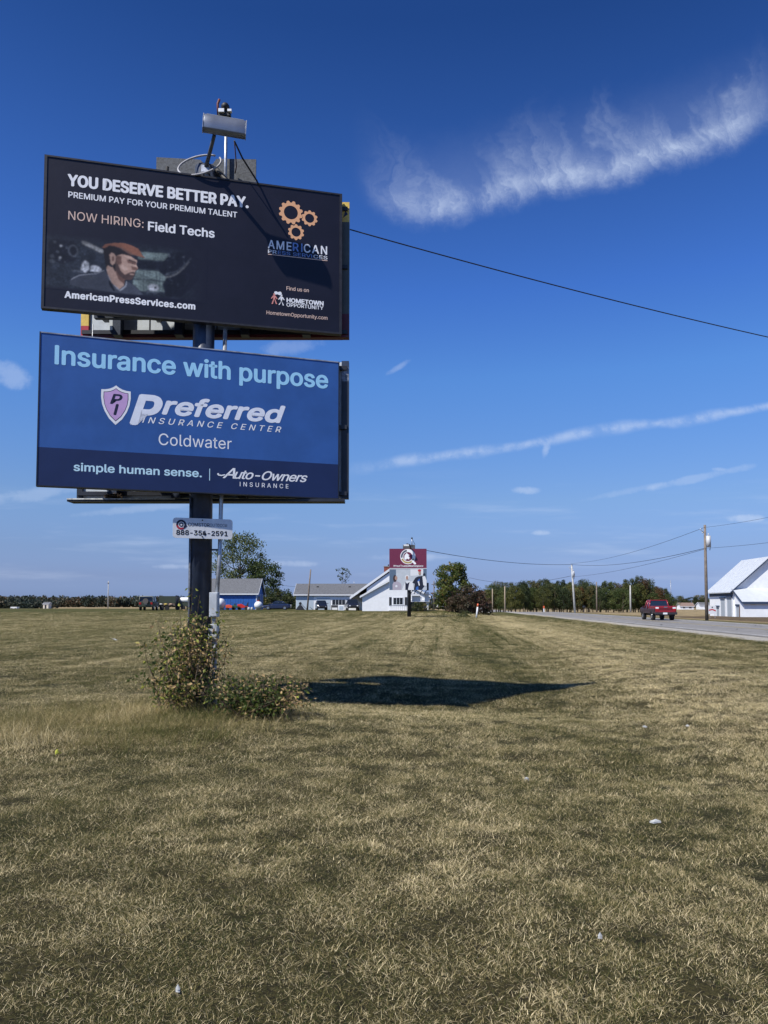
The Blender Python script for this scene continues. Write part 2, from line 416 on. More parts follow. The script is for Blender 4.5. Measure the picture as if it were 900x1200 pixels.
ma = bpy.data.materials.new('asphalt'); ma.use_nodes = True
n = NT(ma.node_tree); b = ma.node_tree.nodes['Principled BSDF']; b.inputs['Roughness'].default_value = .8
ge = n.n('ShaderNodeNewGeometry'); pos = ge.outputs['Position']
s = n.n('ShaderNodeSeparateXYZ'); n.l(pos, s.inputs[0])
u = n.m('SUBTRACT', n.m('SUBTRACT', s.outputs[0], ROAD0), n.m('MULTIPLY', s.outputs[1], RSLOPE))
c = n.ramp(n.noise(pos, 30, 4, .8), [(.3, (.15, .145, .135)), (.7, (.30, .285, .26))])
c = n.mix(n.ss(n.noise(n.comb(n.m('MULTIPLY', u, 1.6), n.m('MULTIPLY', s.outputs[1], .05)), 1, 4, .7), .5, .75, 0.0, .6), c, (.075, .075, .078))
vo = n.n('ShaderNodeTexVoronoi', feature='DISTANCE_TO_EDGE'); vo.inputs['Scale'].default_value = .35; n.l(pos, vo.inputs['Vector'])
c = n.mix(n.ss(vo.outputs['Distance'], 0.0, .02, .8, 0.0), c, (.03, .03, .03))
n.l(c, b.inputs['Base Color'])
road = tag(sheet('road', 1.55, 10.2, .02, ma, wob=.10), kind='structure')
my = mat('worn_yellow_paint', (.36, .29, .12), .7, var=.45, vscale=3)
mw = mat('worn_white_paint', (.52, .52, .50), .7, var=.5, vscale=3)
for k, (u0, m) in enumerate(((5.78, my), (6.02, my))): sheet('centre_line', u0, u0 + .12, .026, m, parent=road)
for u0 in (2.1, 9.7): sheet('edge_line', u0, u0 + .12, .026, mw, parent=road)


# ------------------------------------------------------------------ text
_capH = {}
FONT = None
try:    # the interface typeface that ships inside Blender; the built-in one otherwise
    import os
    FONT = bpy.data.fonts.load(os.path.join(bpy.utils.system_resource('DATAFILES'), 'fonts', 'Inter.woff2'))
except Exception: FONT = None
def text_mesh(body, bold=0.0, shear=0.0, space=1.0):
    cu = bpy.data.curves.new('txt', 'FONT'); cu.body = body; cu.size = 1; cu.offset = bold; cu.shear = shear
    cu.space_character = space
    if FONT: cu.font = FONT
    cu.resolution_u = 3; cu.fill_mode = 'BOTH' if cu.dimensions == '2D' else cu.fill_mode
    o = bpy.data.objects.new('txt', cu); COL.objects.link(o)
    bpy.context.view_layer.update()
    dg = bpy.context.evaluated_depsgraph_get()
    me = bpy.data.meshes.new_from_object(o.evaluated_get(dg))
    v = np.empty(len(me.vertices) * 3); me.vertices.foreach_get('co', v); v = v.reshape(-1, 3)
    f = [tuple(p.vertices) for p in me.polygons]
    bpy.data.objects.remove(o); bpy.data.curves.remove(cu); bpy.data.meshes.remove(me)
    return v, f
def cap_h():
    if 'c' not in _capH:
        v, _ = text_mesh('H'); _capH['c'] = (v[:, 1].max() - v[:, 1].min())
    return _capH['c']
def text(name, body, x0, x1, z, cap, m, parent, y=-.0016, bold=0.0, shear=0.0, space=1.0, keepx=False):
    if FONT: body = body.replace('I', '\u0399')      # the plain upright capital, without bars
    v, f = text_mesh(body, 0.0 if FONT else bold, shear, space)
    k = cap / cap_h(); lo, hi = v[:, 0].min(), v[:, 0].max(); sx = (x1 - x0) / (hi - lo)
    vs = [(x0 + (p[0] - lo) * sx, y, z + p[1] * k) for p in v]
    if FONT and bold > 0:    # heavier weight: the same outline laid round itself by the stroke's extra width
        b = bold * cap * .85; x0b, x1b = x0 + b, x1 - b; q = (x1b - x0b) / (x1 - x0); nv = len(vs); vv = []; ff = []
        for i in range(9):
            dx, dz = (0, 0) if i == 0 else (b * math.cos(i * math.pi / 4), b * .75 * math.sin(i * math.pi / 4))
            vv += [(x0b + (p[0] - x0) * q + dx, y - .00006 * i, p[2] + dz) for p in vs]; ff += [tuple(j + i * nv for j in g) for g in f]
        vs, f = vv, ff
    me = bpy.data.meshes.new(name); me.from_pydata(vs, [], f); me.materials.append(m); me.update()
    return link_mesh(name, me, parent)

def ring_poly(mb, cx, cz, r0, r1, y, a0=0.0, a1=360.0, n=32, teeth=0, tl=0.0):
    vs = []; fs = []
    if teeth: n = teeth * 8
    for i in range(n + 1):
        t = R(a0 + (a1 - a0) * i / n)
        ro = r1
        if teeth:
            ph = (i % 8)
            ro = r1 - tl if ph in (0, 1, 7) else (r1 if ph in (3, 4, 5) else r1 - tl * .35)
        vs += [(cx + r0 * math.cos(t), y, cz + r0 * math.sin(t)), (cx + ro * math.cos(t), y, cz + ro * math.sin(t))]
    for i in range(n): fs.append((2*i, 2*i+1, 2*i+3, 2*i+2))
    mb.add(vs, fs)

def ell(cx, cz, rx, rz, n=24, rot=0.0):
    return [(cx + rx*math.cos(t)*math.cos(rot) - rz*math.sin(t)*math.sin(rot), cz + rx*math.cos(t)*math.sin(rot) + rz*math.sin(t)*math.cos(rot)) for t in [2*math.pi*i/n for i in range(n)]]

# ------------------------------------------------------------------ the near billboard
steel = mat('dark_painted_steel', (.030, .042, .070), .42, var=.35, vscale=3, bump=.15, bscale=40)
steel2 = mat('dark_steel_rail', (.012, .015, .024), .5, var=.3, vscale=5)
galv = mat('galvanised_steel', (.42, .44, .47), .42, metal=.55, var=.25, vscale=14, bump=.1)
greypaint = mat('grey_painted_metal', (.44, .47, .50), .5, var=.15, vscale=6, bump=.1)
sheetgrey = mat('weathered_grey_sheet', (.085, .092, .10), .75, var=.32, vscale=26, bump=.25, bscale=50)
panelback = mat('pale_panel_back', (.55, .60, .64), .6, var=.12, vscale=4, bump=.1)
black = mat('black_rubber', (.012, .012, .013), .6)
white_ink = mat('white_ink', (.90, .91, .93), .5, var=.03)
white_met = mat('white_enamel', (.74, .76, .78), .4, var=.08, vscale=5)

BX, BY = -3.14, 13.15
bb = thing('billboard', 'large roadside sign pole carrying a black hiring ad above a blue insurance ad', 'billboard', (BX, BY, 0))
# pole, leaning the way gravity leaves it: straight up
MB().tube([(0, 0, -.3), (0, 0, 9.3)], .185, 28).build('pole', steel, bb)
MB().tube([(-.155, -.135, 0), (-.155, -.135, 3.45)], .022, 8).build('conduit', mat('dull_conduit', (.13, .14, .16), .5, metal=.4, var=.5, vscale=12), bb)
cl = MB()
cnd = MB().tube([(.335, -.25, 1.8), (.335, -.06, 2.5), (.35, -.06, 3.5), (.385, -.06, 6.4)], .036, 12)
cnd.build('conduit', galv, bb)
cp = MB().box(.16, .38, -.03, .0, 2.55, 2.58).build('conduit_clamp', steel, bb)
# electric boxes
b1 = box('electric_box', greypaint, bb, .235, .375, -.38, -.21, 1.42, 1.83, bevel=.008)
MB().box(.25, .36, -.386, -.381, 1.44, 1.81).build('box_cover', greypaint, b1)
b2 = box('electric_box', greypaint, bb, .225, .375, -.37, -.21, 1.05, 1.30, bevel=.008)
MB().box(.24, .36, -.376, -.371, 1.08, 1.27).build('box_cover', greypaint, b2)
MB().tube([(.30, -.29, 1.30), (.30, -.29, 1.42)], .03, 10).build('pipe_stub', galv, bb)
MB().tube([(.31, -.29, 1.05), (.31, -.29, .8), (.33, -.29, -.2)], .04, 10).build('lower_conduit', greypaint, bb)

def panel(name, x, y, z, ang, w_, h, m, depth=.10, frame=steel2, label=None):
    o = MB().box(0, w_, 0, depth, 0, h).build(name, [m], bb, loc=(x - BX, y - BY, z), rz=ang)
    if label: o['label'] = label
    return o

# --- upper face: black hiring ad
navy = mat('black_vinyl', srgb(26, 26, 40), .42, var=.16, vscale=1.6, bump=.22, bscale=1.6, spec=.35)
up_ = panel('sign_face', -5.33 * 1.043, 11.735 * 1.043, 1.62 + (6.247 - 1.62) * 1.043, .2474, 4.74, 2.44, navy, label='black hiring advertisement with gears and a man in a hard hat')
Z0 = 6.247
up_.scale = (1.043, 1.043, 1.043)
trim = mat('worn_black_trim', (.02, .02, .026), .5, var=.4, vscale=9)
for nm, d in (('trim', (-.012, .03, -.010, .11, -.01, 2.452)), ('trim', (4.71, 4.752, -.010, .11, -.01, 2.452)), ('trim', (.03, 4.71, -.010, .11, -.01, .018)), ('trim', (.03, 4.71, -.010, .11, 2.425, 2.452))):
    box(nm, trim, up_, *d)
cream = mat('cream_ink', srgb(226, 196, 180), .5); peach = mat('peach_ink', srgb(236, 178, 132), .5)
blueink = mat('pale_blue_ink', srgb(122, 154, 212), .5)
T = lambda body, u0, u1, v, cap, m, **k: text('lettering', body, u0, u1, v - Z0, cap, m, up_, **k)
T('YOU DESERVE BETTER PAY.', .333, 3.165, 8.251, .176, white_ink, bold=.085)
T('PREMIUM PAY FOR YOUR PREMIUM TALENT', .349, 2.976, 8.058, .093, white_ink, bold=.035)
T('NOW HIRING:', .356, 1.492, 7.700, .138, cream)
T('Field Techs', 1.56, 2.614, 7.672, .141, white_ink, bold=.055)
T('AmericanPressServices.com', .325, 2.32, 6.438, .102, white_ink, bold=.085, space=1.06)
# the middle letters of the logo are blue
T('AME', 3.489, 3.489+.395, 7.600, .142, white_ink, bold=.03, space=1.15)
T('RI', 3.905, 3.905+.165, 7.600, .142, blueink, bold=.02, space=1.2)
T('CAN', 4.092, 4.494, 7.600, .142, white_ink, bold=.03, space=1.15)
T('PR', 3.490, 3.635, 7.516, .058, white_ink, bold=.02); T('ESS SERVI', 3.655, 4.235, 7.516, .058, blueink, bold=.01); T('CES', 4.26, 4.50, 7.516, .058, white_ink, bold=.02)
T('Find us on', 3.803, 4.184, 6.914, .063, cream, bold=.03)
T('HOMETOWN', 3.806, 4.437, 6.708, .07, white_ink, bold=.09)
T('OPPORTUNITY', 3.806, 4.434, 6.633, .062, white_ink, bold=.035)
T('HometownOpportunity.com', 3.474, 4.504, 6.468, .062, cream, bold=.02)
MB().flat([(3.49, 7.488-Z0), (4.5, 7.488-Z0), (4.5, 7.50-Z0), (3.49, 7.50-Z0)], -.004).build('underline', cream, up_, fix=False)
for (gx, gy, r0, r1, nt) in ((3.87, 8.26, .118, .205, 12), (4.19, 8.20, .078, .138, 10), (3.96, 7.93, .078, .138, 10)):
    g = MB(); ring_poly(g, gx, gy - Z0, r0, r1, -.002, teeth=nt, tl=r1 * .16); g.build('gear_emblem', peach, up_, fix=False)
# two little figures holding a map
def figure(cx, cz, s, m, flip=1):
    g = MB(); y = -.004
    g.flat(ell(cx, cz + .085*s, .016*s, .018*s, 10), y)
    g.flat([(cx-.02*s, cz+.065*s), (cx+.02*s, cz+.065*s), (cx+.014*s, cz), (cx-.014*s, cz)], y - .0005)
    g.flat([(cx-.014*s, cz+.005*s), (cx, cz+.005*s), (cx-.022*s*flip, cz-.085*s), (cx-.045*s*flip, cz-.085*s)][::1], y - .001)
    g.flat([(cx, cz+.005*s), (cx+.014*s, cz+.005*s), (cx+.050*s*flip, cz-.08*s), (cx+.028*s*flip, cz-.08*s)], y - .0015)
    g.flat([(cx-.02*s, cz+.062*s), (cx-.055*s, cz+.01*s), (cx-.042*s, cz+.003*s), (cx-.012*s, cz+.04*s)], y - .002)
    g.flat([(cx+.02*s, cz+.062*s), (cx+.055*s, cz+.01*s), (cx+.042*s, cz+.003*s), (cx+.012*s, cz+.04*s)], y - .0025)
    g.build('figure_emblem', m, up_, fix=False)
figure(3.60, 6.735 - Z0, 1.0, mat('pink_ink', srgb(226, 150, 140), .5)); figure(3.72, 6.728 - Z0, 1.0, white_ink, -1)
MB().flat([(3.60, 6.86-Z0), (3.63, 6.875-Z0), (3.66, 6.862-Z0), (3.70, 6.875-Z0), (3.725, 6.855-Z0), (3.72, 6.822-Z0), (3.685, 6.812-Z0), (3.655, 6.826-Z0), (3.62, 6.815-Z0), (3.60, 6.83-Z0)], -.004).build('map_emblem', white_ink, up_, fix=False)
# printed photograph: a worker in a hard hat inside a workshop (flat print, layers half a millimetre apart)
PC = [(.020, .025, .036), (.16, .205, .20), (.24, .245, .25), (.062, .070, .095), (.47, .31, .245), (.020, .015, .016), (.085, .052, .045), (.25, .105, .065),
      (.44, .46, .50), (.008, .009, .016), (.17, .092, .070), (.070, .080, .10), (.32, .34, .39), (.60, .42, .34)]      # ink colours of the print
LAYERS = []
def lay(mi_, poly): LAYERS.append((mi_, poly))
rr = random.Random(5)
lay(0, [(.03, 6.60), (1.85, 6.56), (1.95, 6.72), (2.0, 7.1), (1.85, 7.32), (1.3, 7.40), (.5, 7.42), (.03, 7.40)])
lay(1, [(1.42, 7.18), (1.95, 7.20), (1.95, 7.32), (1.42, 7.30)]); lay(1, [(1.38, 7.0), (1.93, 7.02), (1.90, 6.68), (1.45, 6.66), (1.34, 6.75)])
for k in range(9): lay(0, [(1.50+.05*k, 6.67), (1.506+.05*k, 6.67), (1.506+.05*k, 7.02), (1.50+.05*k, 7.02)])
lay(0, [(1.36, 6.84), (1.92, 6.85), (1.92, 6.865), (1.36, 6.855)])
lay(9, [(1.32, 7.02), (1.98, 7.06), (1.98, 7.17), (1.38, 7.15)])
lay(2, [(.56, 7.38), (.62, 7.38), (.92, 7.25), (.92, 7.21), (.86, 7.21), (.57, 7.33)])
lay(9, [(.06, 7.02), (.08, 7.32), (.2, 7.37), (.45, 7.35), (.52, 7.25), (.48, 7.05), (.30, 6.97)])
for k in range(18): # robot heads and machine glints on the left
    a, b_ = rr.uniform(.08, .5), rr.uniform(7.0, 7.33); s_ = rr.uniform(.008, .03)
    lay(rr.choice([11, 11, 9, 11, 0]), ell(a, b_, s_ * rr.uniform(.6, 2), s_, 9, rr.uniform(0, 3)))
for a, b_ in ((.26, 7.26), (.25, 7.07), (.44, 7.14)): lay(8, ell(a, b_, .018, .016, 8))
for a0 in (0, 1): lay(11, ell(.44, 7.20, .075 - .02*a0, .10 - .022*a0, 16)) if a0 == 0 else lay(9, ell(.44, 7.20, .055, .078, 16))
lay(8, [(.56, 6.88), (.57, 7.0), (.62, 7.07), (.67, 7.03), (.68, 6.93), (.63, 6.87)]); lay(9, ell(.615, 6.99, .012, .02, 8))
lay(8, [(.70, 6.90), (.71, 6.99), (.80, 7.0), (.86, 6.95), (.88, 6.89)]); lay(11, [(.42, 6.89), (.60, 6.90), (.60, 6.86), (.42, 6.87)])
lay(8, ell(1.66, 6.735, .085, .06, 14)); lay(9, ell(1.69, 6.74, .02, .022, 8)); lay(11, [(1.55, 6.70), (1.66, 6.66), (1.80, 6.69), (1.72, 6.64), (1.56, 6.65)])
lay(9, [(1.74, 7.0), (1.80, 7.18), (1.92, 7.33), (2.25, 7.40), (2.45, 7.2), (2.35, 6.9), (2.1, 6.62), (1.85, 6.60), (1.80, 6.8), (1.86, 6.92)])
for k in range(26):
    a, b_ = rr.uniform(1.80, 2.25), rr.uniform(6.72, 7.3); s_ = rr.uniform(.004, .018)
    lay(rr.choice([11, 11, 0, 9]), ell(a, b_, s_ * rr.uniform(1, 4), s_, 8, rr.uniform(0, 3)))
for k in range(3):
    pts = [(1.83 + .012*k + .38 * t, 6.93 + .035*k + .30 * t * t) for t in (0, .2, .4, .6, .8, 1)]
    lay(2 if k == 0 else 11, pts + [(a + .008, b_ - .008) for a, b_ in pts[::-1]])
for a, w_ in ((2.87, .012), (2.92, .006), (2.80, .02)): lay(0, [(a, 6.62), (a + w_, 6.62), (a + w_, 7.25), (a, 7.2)])
N_BACK = len(LAYERS)
# the man
lay(3, [(.39, 6.65), (.40, 6.72), (.44, 6.77), (.54, 6.83), (.68, 6.86), (.79, 6.88), (.91, 6.95), (1.0, 6.80), (1.14, 6.64), (1.28, 6.79), (1.38, 6.73), (1.51, 6.60), (1.40, 6.57), (.6, 6.61)])
lay(12, [(.40, 6.72), (.44, 6.77), (.54, 6.83), (.68, 6.86), (.79, 6.88), (.91, 6.95), (.90, 6.93), (.79, 6.865), (.68, 6.845), (.54, 6.81), (.45, 6.75)])
lay(12, [(.93, 6.96), (.96, 6.97), (1.05, 6.74), (1.14, 6.655), (1.13, 6.64), (1.02, 6.71)])
lay(4, [(.93, 7.03), (1.07, 6.99), (1.23, 6.84), (1.21, 6.72), (1.14, 6.655), (1.03, 6.74), (.95, 6.90)])
lay(10, [(1.07, 6.96), (1.23, 6.84), (1.21, 6.74), (1.12, 6.82)])
lay(12, [(1.14, 6.64), (1.22, 6.72), (1.24, 6.80), (1.26, 6.79), (1.24, 6.70), (1.15, 6.62)])
lay(5, [(.88, 7.31), (.99, 7.36), (1.17, 7.30), (1.36, 7.24), (1.20, 7.17), (1.12, 7.05), (1.07, 6.93), (1.02, 7.03), (.96, 7.02), (.93, 6.97), (.90, 7.16)])
lay(4, [(1.08, 7.19), (1.17, 7.23), (1.31, 7.21), (1.41, 7.15), (1.392, 7.09), (1.41, 7.05), (1.425, 7.01), (1.39, 6.985), (1.372, 6.96), (1.378, 6.93), (1.36, 6.90), (1.32, 6.83), (1.24, 6.82), (1.14, 6.88), (1.08, 6.98), (1.09, 7.08)])
lay(13, [(1.17, 7.06), (1.24, 7.03), (1.27, 6.98), (1.22, 6.96), (1.15, 7.0)]); lay(13, [(1.37, 7.10), (1.40, 7.07), (1.412, 7.03), (1.385, 7.03), (1.375, 7.06)]); lay(13, [(1.20, 7.215), (1.33, 7.19), (1.36, 7.17), (1.25, 7.17)]); lay(10, [(1.08, 7.19), (1.12, 7.20), (1.13, 7.06), (1.09, 7.0)])
lay(6, [(1.08, 7.08), (1.12, 7.05), (1.15, 6.97), (1.22, 6.90), (1.29, 6.945), (1.35, 6.965), (1.38, 6.945), (1.372, 6.90), (1.32, 6.82), (1.24, 6.81), (1.14, 6.87), (1.07, 6.97)])
lay(4, [(1.29, 6.925), (1.36, 6.925), (1.355, 6.912), (1.30, 6.908)]); lay(10, [(1.31, 7.05), (1.40, 7.04), (1.425, 7.01), (1.39, 6.985), (1.33, 6.985)])
lay(10, [(1.24, 7.155), (1.39, 7.115), (1.39, 7.075), (1.26, 7.095)]); lay(5, [(1.27, 7.16), (1.39, 7.13), (1.39, 7.115), (1.26, 7.14)]); lay(5, ell(1.335, 7.10, .018, .009, 8))
lay(4, [(.98, 7.2), (1.01, 7.235), (1.05, 7.225), (1.08, 7.17), (1.07, 7.08), (1.03, 7.03), (1.0, 7.06)]); lay(10, ell(1.035, 7.14, .018, .045, 10))
lay(7, [(.86, 7.3), (.91, 7.37), (1.06, 7.41), (1.2, 7.42), (1.33, 7.39), (1.42, 7.35), (1.46, 7.29), (1.48, 7.25), (1.54, 7.20), (1.41, 7.22), (1.29, 7.24), (1.13, 7.325), (.99, 7.36), (.91, 7.30)])
lay(10, [(1.13, 7.325), (1.29, 7.24), (1.41, 7.22), (1.54, 7.20), (1.41, 7.235), (1.30, 7.262), (1.15, 7.345)])
# a few softer tones in the face, hat and coat
lay(7, [(.93, 7.37), (1.06, 7.41), (1.2, 7.42), (1.30, 7.40), (1.2, 7.35), (1.0, 7.35)]); lay(10, [(1.13, 7.33), (1.29, 7.245), (1.41, 7.225), (1.30, 7.27), (1.16, 7.345)])
lay(10, [(1.12, 7.19), (1.16, 7.20), (1.17, 7.08), (1.13, 7.04)]); lay(3, [(.9, 6.9), (1.0, 6.78), (1.1, 6.66), (1.04, 6.62), (.92, 6.74)]); lay(11, [(.55, 6.80), (.75, 6.83), (.85, 6.80), (.7, 6.76)]); lay(9, [(.98, 6.80), (1.02, 6.74), (1.08, 6.62), (1.05, 6.61), (.98, 6.72)])
_u = np.linspace(.02, 2.50, 310); _v = np.linspace(6.555, 7.47, 116); GU, GV = np.meshgrid(_u, _v)
def inside(poly):
    m_ = np.zeros(GU.shape, bool); k = len(poly)
    for i in range(k):
        (x1, y1), (x2, y2) = poly[i], poly[(i + 1) % k]
        if y1 == y2: continue
        c_ = ((y1 > GV) != (y2 > GV)) & (GU < (x2 - x1) * (GV - y1) / (y2 - y1) + x1); m_ ^= c_
    return m_
def blur(a, sg):
    k = int(sg * 3) + 1; w_ = np.exp(-.5 * (np.arange(-k, k + 1) / sg) ** 2); w_ /= w_.sum()
    for ax in (0, 1):
        pad = [(0, 0)] * a.ndim; pad[ax] = (k, k); q = np.pad(a, pad, mode='edge'); n_ = a.shape[ax]
        a = sum(w_[i] * (q[i:i + n_] if ax == 0 else q[:, i:i + n_]) for i in range(2 * k + 1))
    return a
back = np.zeros(GU.shape + (3,)) + np.array(PC[0]); man = back.copy(); mask = np.zeros(GU.shape)
_r = np.random.default_rng(3); grain = blur(_r.normal(0, 1, GU.shape), 1.3) * 2.6; grain2 = blur(_r.normal(0, 1, GU.shape), 5) * 8
for i, (c_, poly) in enumerate(LAYERS):
    m_ = inside(poly)
    if i < N_BACK: back[m_] = PC[c_]
    else: man[m_] = PC[c_]; mask[m_] = 1
back = blur(back, 1.35) * np.exp(.28 * grain + .35 * grain2)[..., None]
man = blur(man, 1.0) * np.exp(.10 * grain + .10 * grain2)[..., None]; mk = blur(mask, .8)[..., None]
# side light on the face from the right, as in the print
img = back * (1 - mk) + man * (.72 + .45 * np.clip((GU - .95) / .5, 0, 1))[..., None] * mk
fade = np.clip((GV - 6.57) / .05, 0, 1) * np.clip((7.46 - GV) / .14, 0, 1) * np.clip((2.45 - GU) / .5, 0, 1) * np.clip((GU - .02) / .03, 0, 1)
fade = np.maximum(fade, mk[..., 0] * np.clip((GV - 6.575) / .03, 0, 1))[..., None]
img = img * fade + np.array(srgb(26, 26, 40)) * (1 - fade)
nv_, nu_ = GU.shape
me = bpy.data.meshes.new('printed_photo')
me.from_pydata([(float(a_), -.0012, float(b_) - Z0) for a_, b_ in zip(GU.ravel(), GV.ravel())], [], [(j*nu_+i, j*nu_+i+1, (j+1)*nu_+i+1, (j+1)*nu_+i) for j in range(nv_-1) for i in range(nu_-1)])
at_ = me.attributes.new('ink', 'FLOAT_COLOR', 'POINT'); at_.data.foreach_set('color', np.concatenate([np.clip(img, 0, 1), np.ones(GU.shape + (1,))], 2).astype(np.float32).ravel())
mp_ = bpy.data.materials.new('printed_vinyl'); mp_.use_nodes = True; n = NT(mp_.node_tree); b = mp_.node_tree.nodes['Principled BSDF']
b.inputs['Roughness'].default_value = .42; b.inputs['Specular IOR Level'].default_value = .35
n.l(n.n('ShaderNodeAttribute', attribute_name='ink').outputs['Color'], b.inputs['Base Color'])
me.materials.append(mp_); me.update(); link_mesh('printed_photo', me, up_)

# --- lower face: blue insurance ad
blue = mat('blue_vinyl', srgb(52, 94, 160), .45, var=.10, vscale=1.4, bump=.22, bscale=1.6, spec=.4)
lo_ = panel('sign_face', -5.434, 11.9375, 3.488, .316, 4.87, 2.44, blue, label='blue insurance advertisement with a pink shield')
P0 = 3.488
lt = mat('light_edge_trim', (.30, .33, .40), .4, var=.3, vscale=6)
for d in ((-.012, .005, -.008, .11, -.01, 2.452), (4.865, 4.882, -.008, .11, -.01, 2.452), (.005, 4.865, -.008, .11, -.01, .008)): box('trim', steel2, lo_, *d)
box('trim', lt, lo_, .005, 4.865, -.008, .11, 2.434, 2.452)
band_m = mat('navy_vinyl', srgb(30, 46, 88), .45, var=.08, vscale=2, spec=.4)
MB().flat([(.006, .009), (4.864, .009), (4.864, .610), (.006, .610)], -.0008).build('navy_band', band_m, lo_, fix=False)
sky_ink = mat('sky_blue_ink', srgb(166, 222, 252), .5); silver = mat('silver_ink', srgb(236, 240, 250), .5, var=.05); pale = mat('pale_cyan_ink', srgb(200, 236, 250), .5)
T2 = lambda body, u0, u1, v, cap, m, **k: text('lettering', body, u0, u1, v - P0, cap, m, lo_, **k)
T2('Insurance with purpose', .215, 4.679, 5.445, .292, sky_ink, bold=.055)
T2('P', 1.36, 1.875, 4.574, .47, silver, bold=.085, shear=.28)
T2('referred', 1.86, 3.921, 4.772, .28, silver, bold=.085, shear=.25)
T2('INSURANCE CENTER', 1.556, 3.849, 4.598, .098, white_ink, bold=.02, shear=.3, space=1.45)
T2('Coldwater', 1.819, 3.004, 4.250, .19, white_ink)
T2('simple human sense.', .529, 2.519, 3.750, .126, pale, bold=.05)
T2('INSURANCE', 3.148, 3.981, 3.629, .073, white_ink, bold=.015, space=1.5)
T2('uto-Owners', 3.05, 4.314, 3.756, .150, white_ink, bold=.032, shear=.38, space=.92)
T2('A', 2.86, 3.07, 3.756, .172, white_ink, bold=.032, shear=.38)
g = MB(); sw = [(2.90, 3.80), (2.84, 3.785), (2.79, 3.79), (2.765, 3.815), (2.785, 3.835), (2.80, 3.825), (2.80, 3.81), (2.84, 3.805), (2.90, 3.82)]
g.flat([(a, b_ - P0) for a, b_ in sw], -.005).build('swash', white_ink, lo_, fix=False)
MB().flat([(2.640, 3.70-P0), (2.652, 3.70-P0), (2.652, 3.90-P0), (2.640, 3.90-P0)], -.004).build('divider_bar', pale, lo_, fix=False)
def shield(cx, cz, s):
    base = [(0, .0), (.045, -.035), (.10, -.062), (.165, -.078), (.225, -.082), (.228, -.20), (.21, -.32), (.17, -.43), (.10, -.55), (0, -.648)]
    full = base + [(-a, b_) for a, b_ in base[1:-1]][::-1]
    zc = -.29
    return [(cx + a * s, cz + (b_ - zc) * s + zc) for a, b_ in full]
pinkm = mat('pink_ink_light', srgb(206, 168, 216), .5, var=.05); navyi = mat('navy_ink', srgb(20, 26, 56), .5)
MB().flat(shield(1.145, 5.178-P0, 1.0), -.002).build('shield_emblem', white_ink, lo_, fix=False)
MB().flat(shield(1.145, 5.178-P0, .84), -.0028).build('shield_emblem', navyi, lo_, fix=False)
MB().flat(shield(1.145, 5.178-P0, .80), -.0036).build('shield_emblem', pinkm, lo_, fix=False)
T2('P', 1.055, 1.245, 4.875, .155, navyi, bold=.06, shear=.25, y=-.0045); T2('I', 1.11, 1.19, 4.70, .165, navyi, bold=.09, shear=.25, y=-.0045)

# --- rear faces, seen from behind through the gaps
olive = mat('olive_vinyl', (.085, .09, .075), .5, var=.1); maroon = mat('maroon_vinyl', (.10, .012, .022), .5, var=.2)
yel = mat('yellow_vinyl', (.72, .50, .10), .5, var=.15, vscale=12); red = mat('red_vinyl', (.42, .02, .04), .5, var=.15)
def rear(x0, x1, y, z0, z1, wraps, label):
    o = MB().box(0, x1 - x0, .0, .10, 0, z1 - z0).build('sign_face', [panelback], bb, loc=(x0 - BX, y - BY, z0)); o['label'] = label
    W = x1 - x0; H = z1 - z0
    k = int(W / .61)
    for i in range(1, k + 1): box('panel_joint', steel2, o, i*.61 - .006, i*.61 + .006, -.012, -.001, .1, H - .1)
    for xx in (.62, 1.72, 2.9, 4.0): box('upright', steel, o, xx, xx + .14, -.20, -.014, -.02, H)
    for zz in (.04, H * .5, H - .16): box('stringer', steel2, o, .02, W - .02, -.075, -.02, zz, zz + .07)
    for (a0, a1, b0, b1, m) in wraps: box('vinyl_wrap', m, o, a0, a1, -.04, .112, b0, b1)
    return o
ru = rear(-5.46, -.64, 13.65, 6.45, 8.93, [(-.01, .13, -.01, .20, red), (-.01, .13, .20, .50, yel), (-.01, .13, .50, 2.49, olive), (.13, 4.70, -.012, .10, maroon),
          (4.70, 4.83, -.01, .42, maroon), (4.70, 4.83, .42, 2.12, olive), (4.70, 4.83, 2.12, 2.49, yel), (.13, 4.70, 2.38, 2.492, olive)], 'rear hiring face seen from behind with its coloured vinyl wrapped over the edges')
MB().prism([(4.72, 2.2), (4.80, 2.26), (4.76, 2.34), (4.74, 2.27)], -.046, -.041).build('printed_mark', navyi, ru)
MB().prism([(4.70, 2.38), (4.83, 2.35), (4.83, 2.37), (4.70, 2.40)], -.046, -.041).build('printed_mark', navyi, ru)
rl = rear(-5.46, -.64, 13.6, 3.52, 5.98, [(4.70, 4.83, -.01, 2.1, steel2), (4.70, 4.83, 2.1, 2.36, mat('faded_vinyl', (.20, .22, .26), .5, var=.6, vscale=18)), (4.70, 4.83, 2.36, 2.47, steel), (.0, .10, .0, 2.46, steel2)], 'rear face of the lower sign seen from behind')
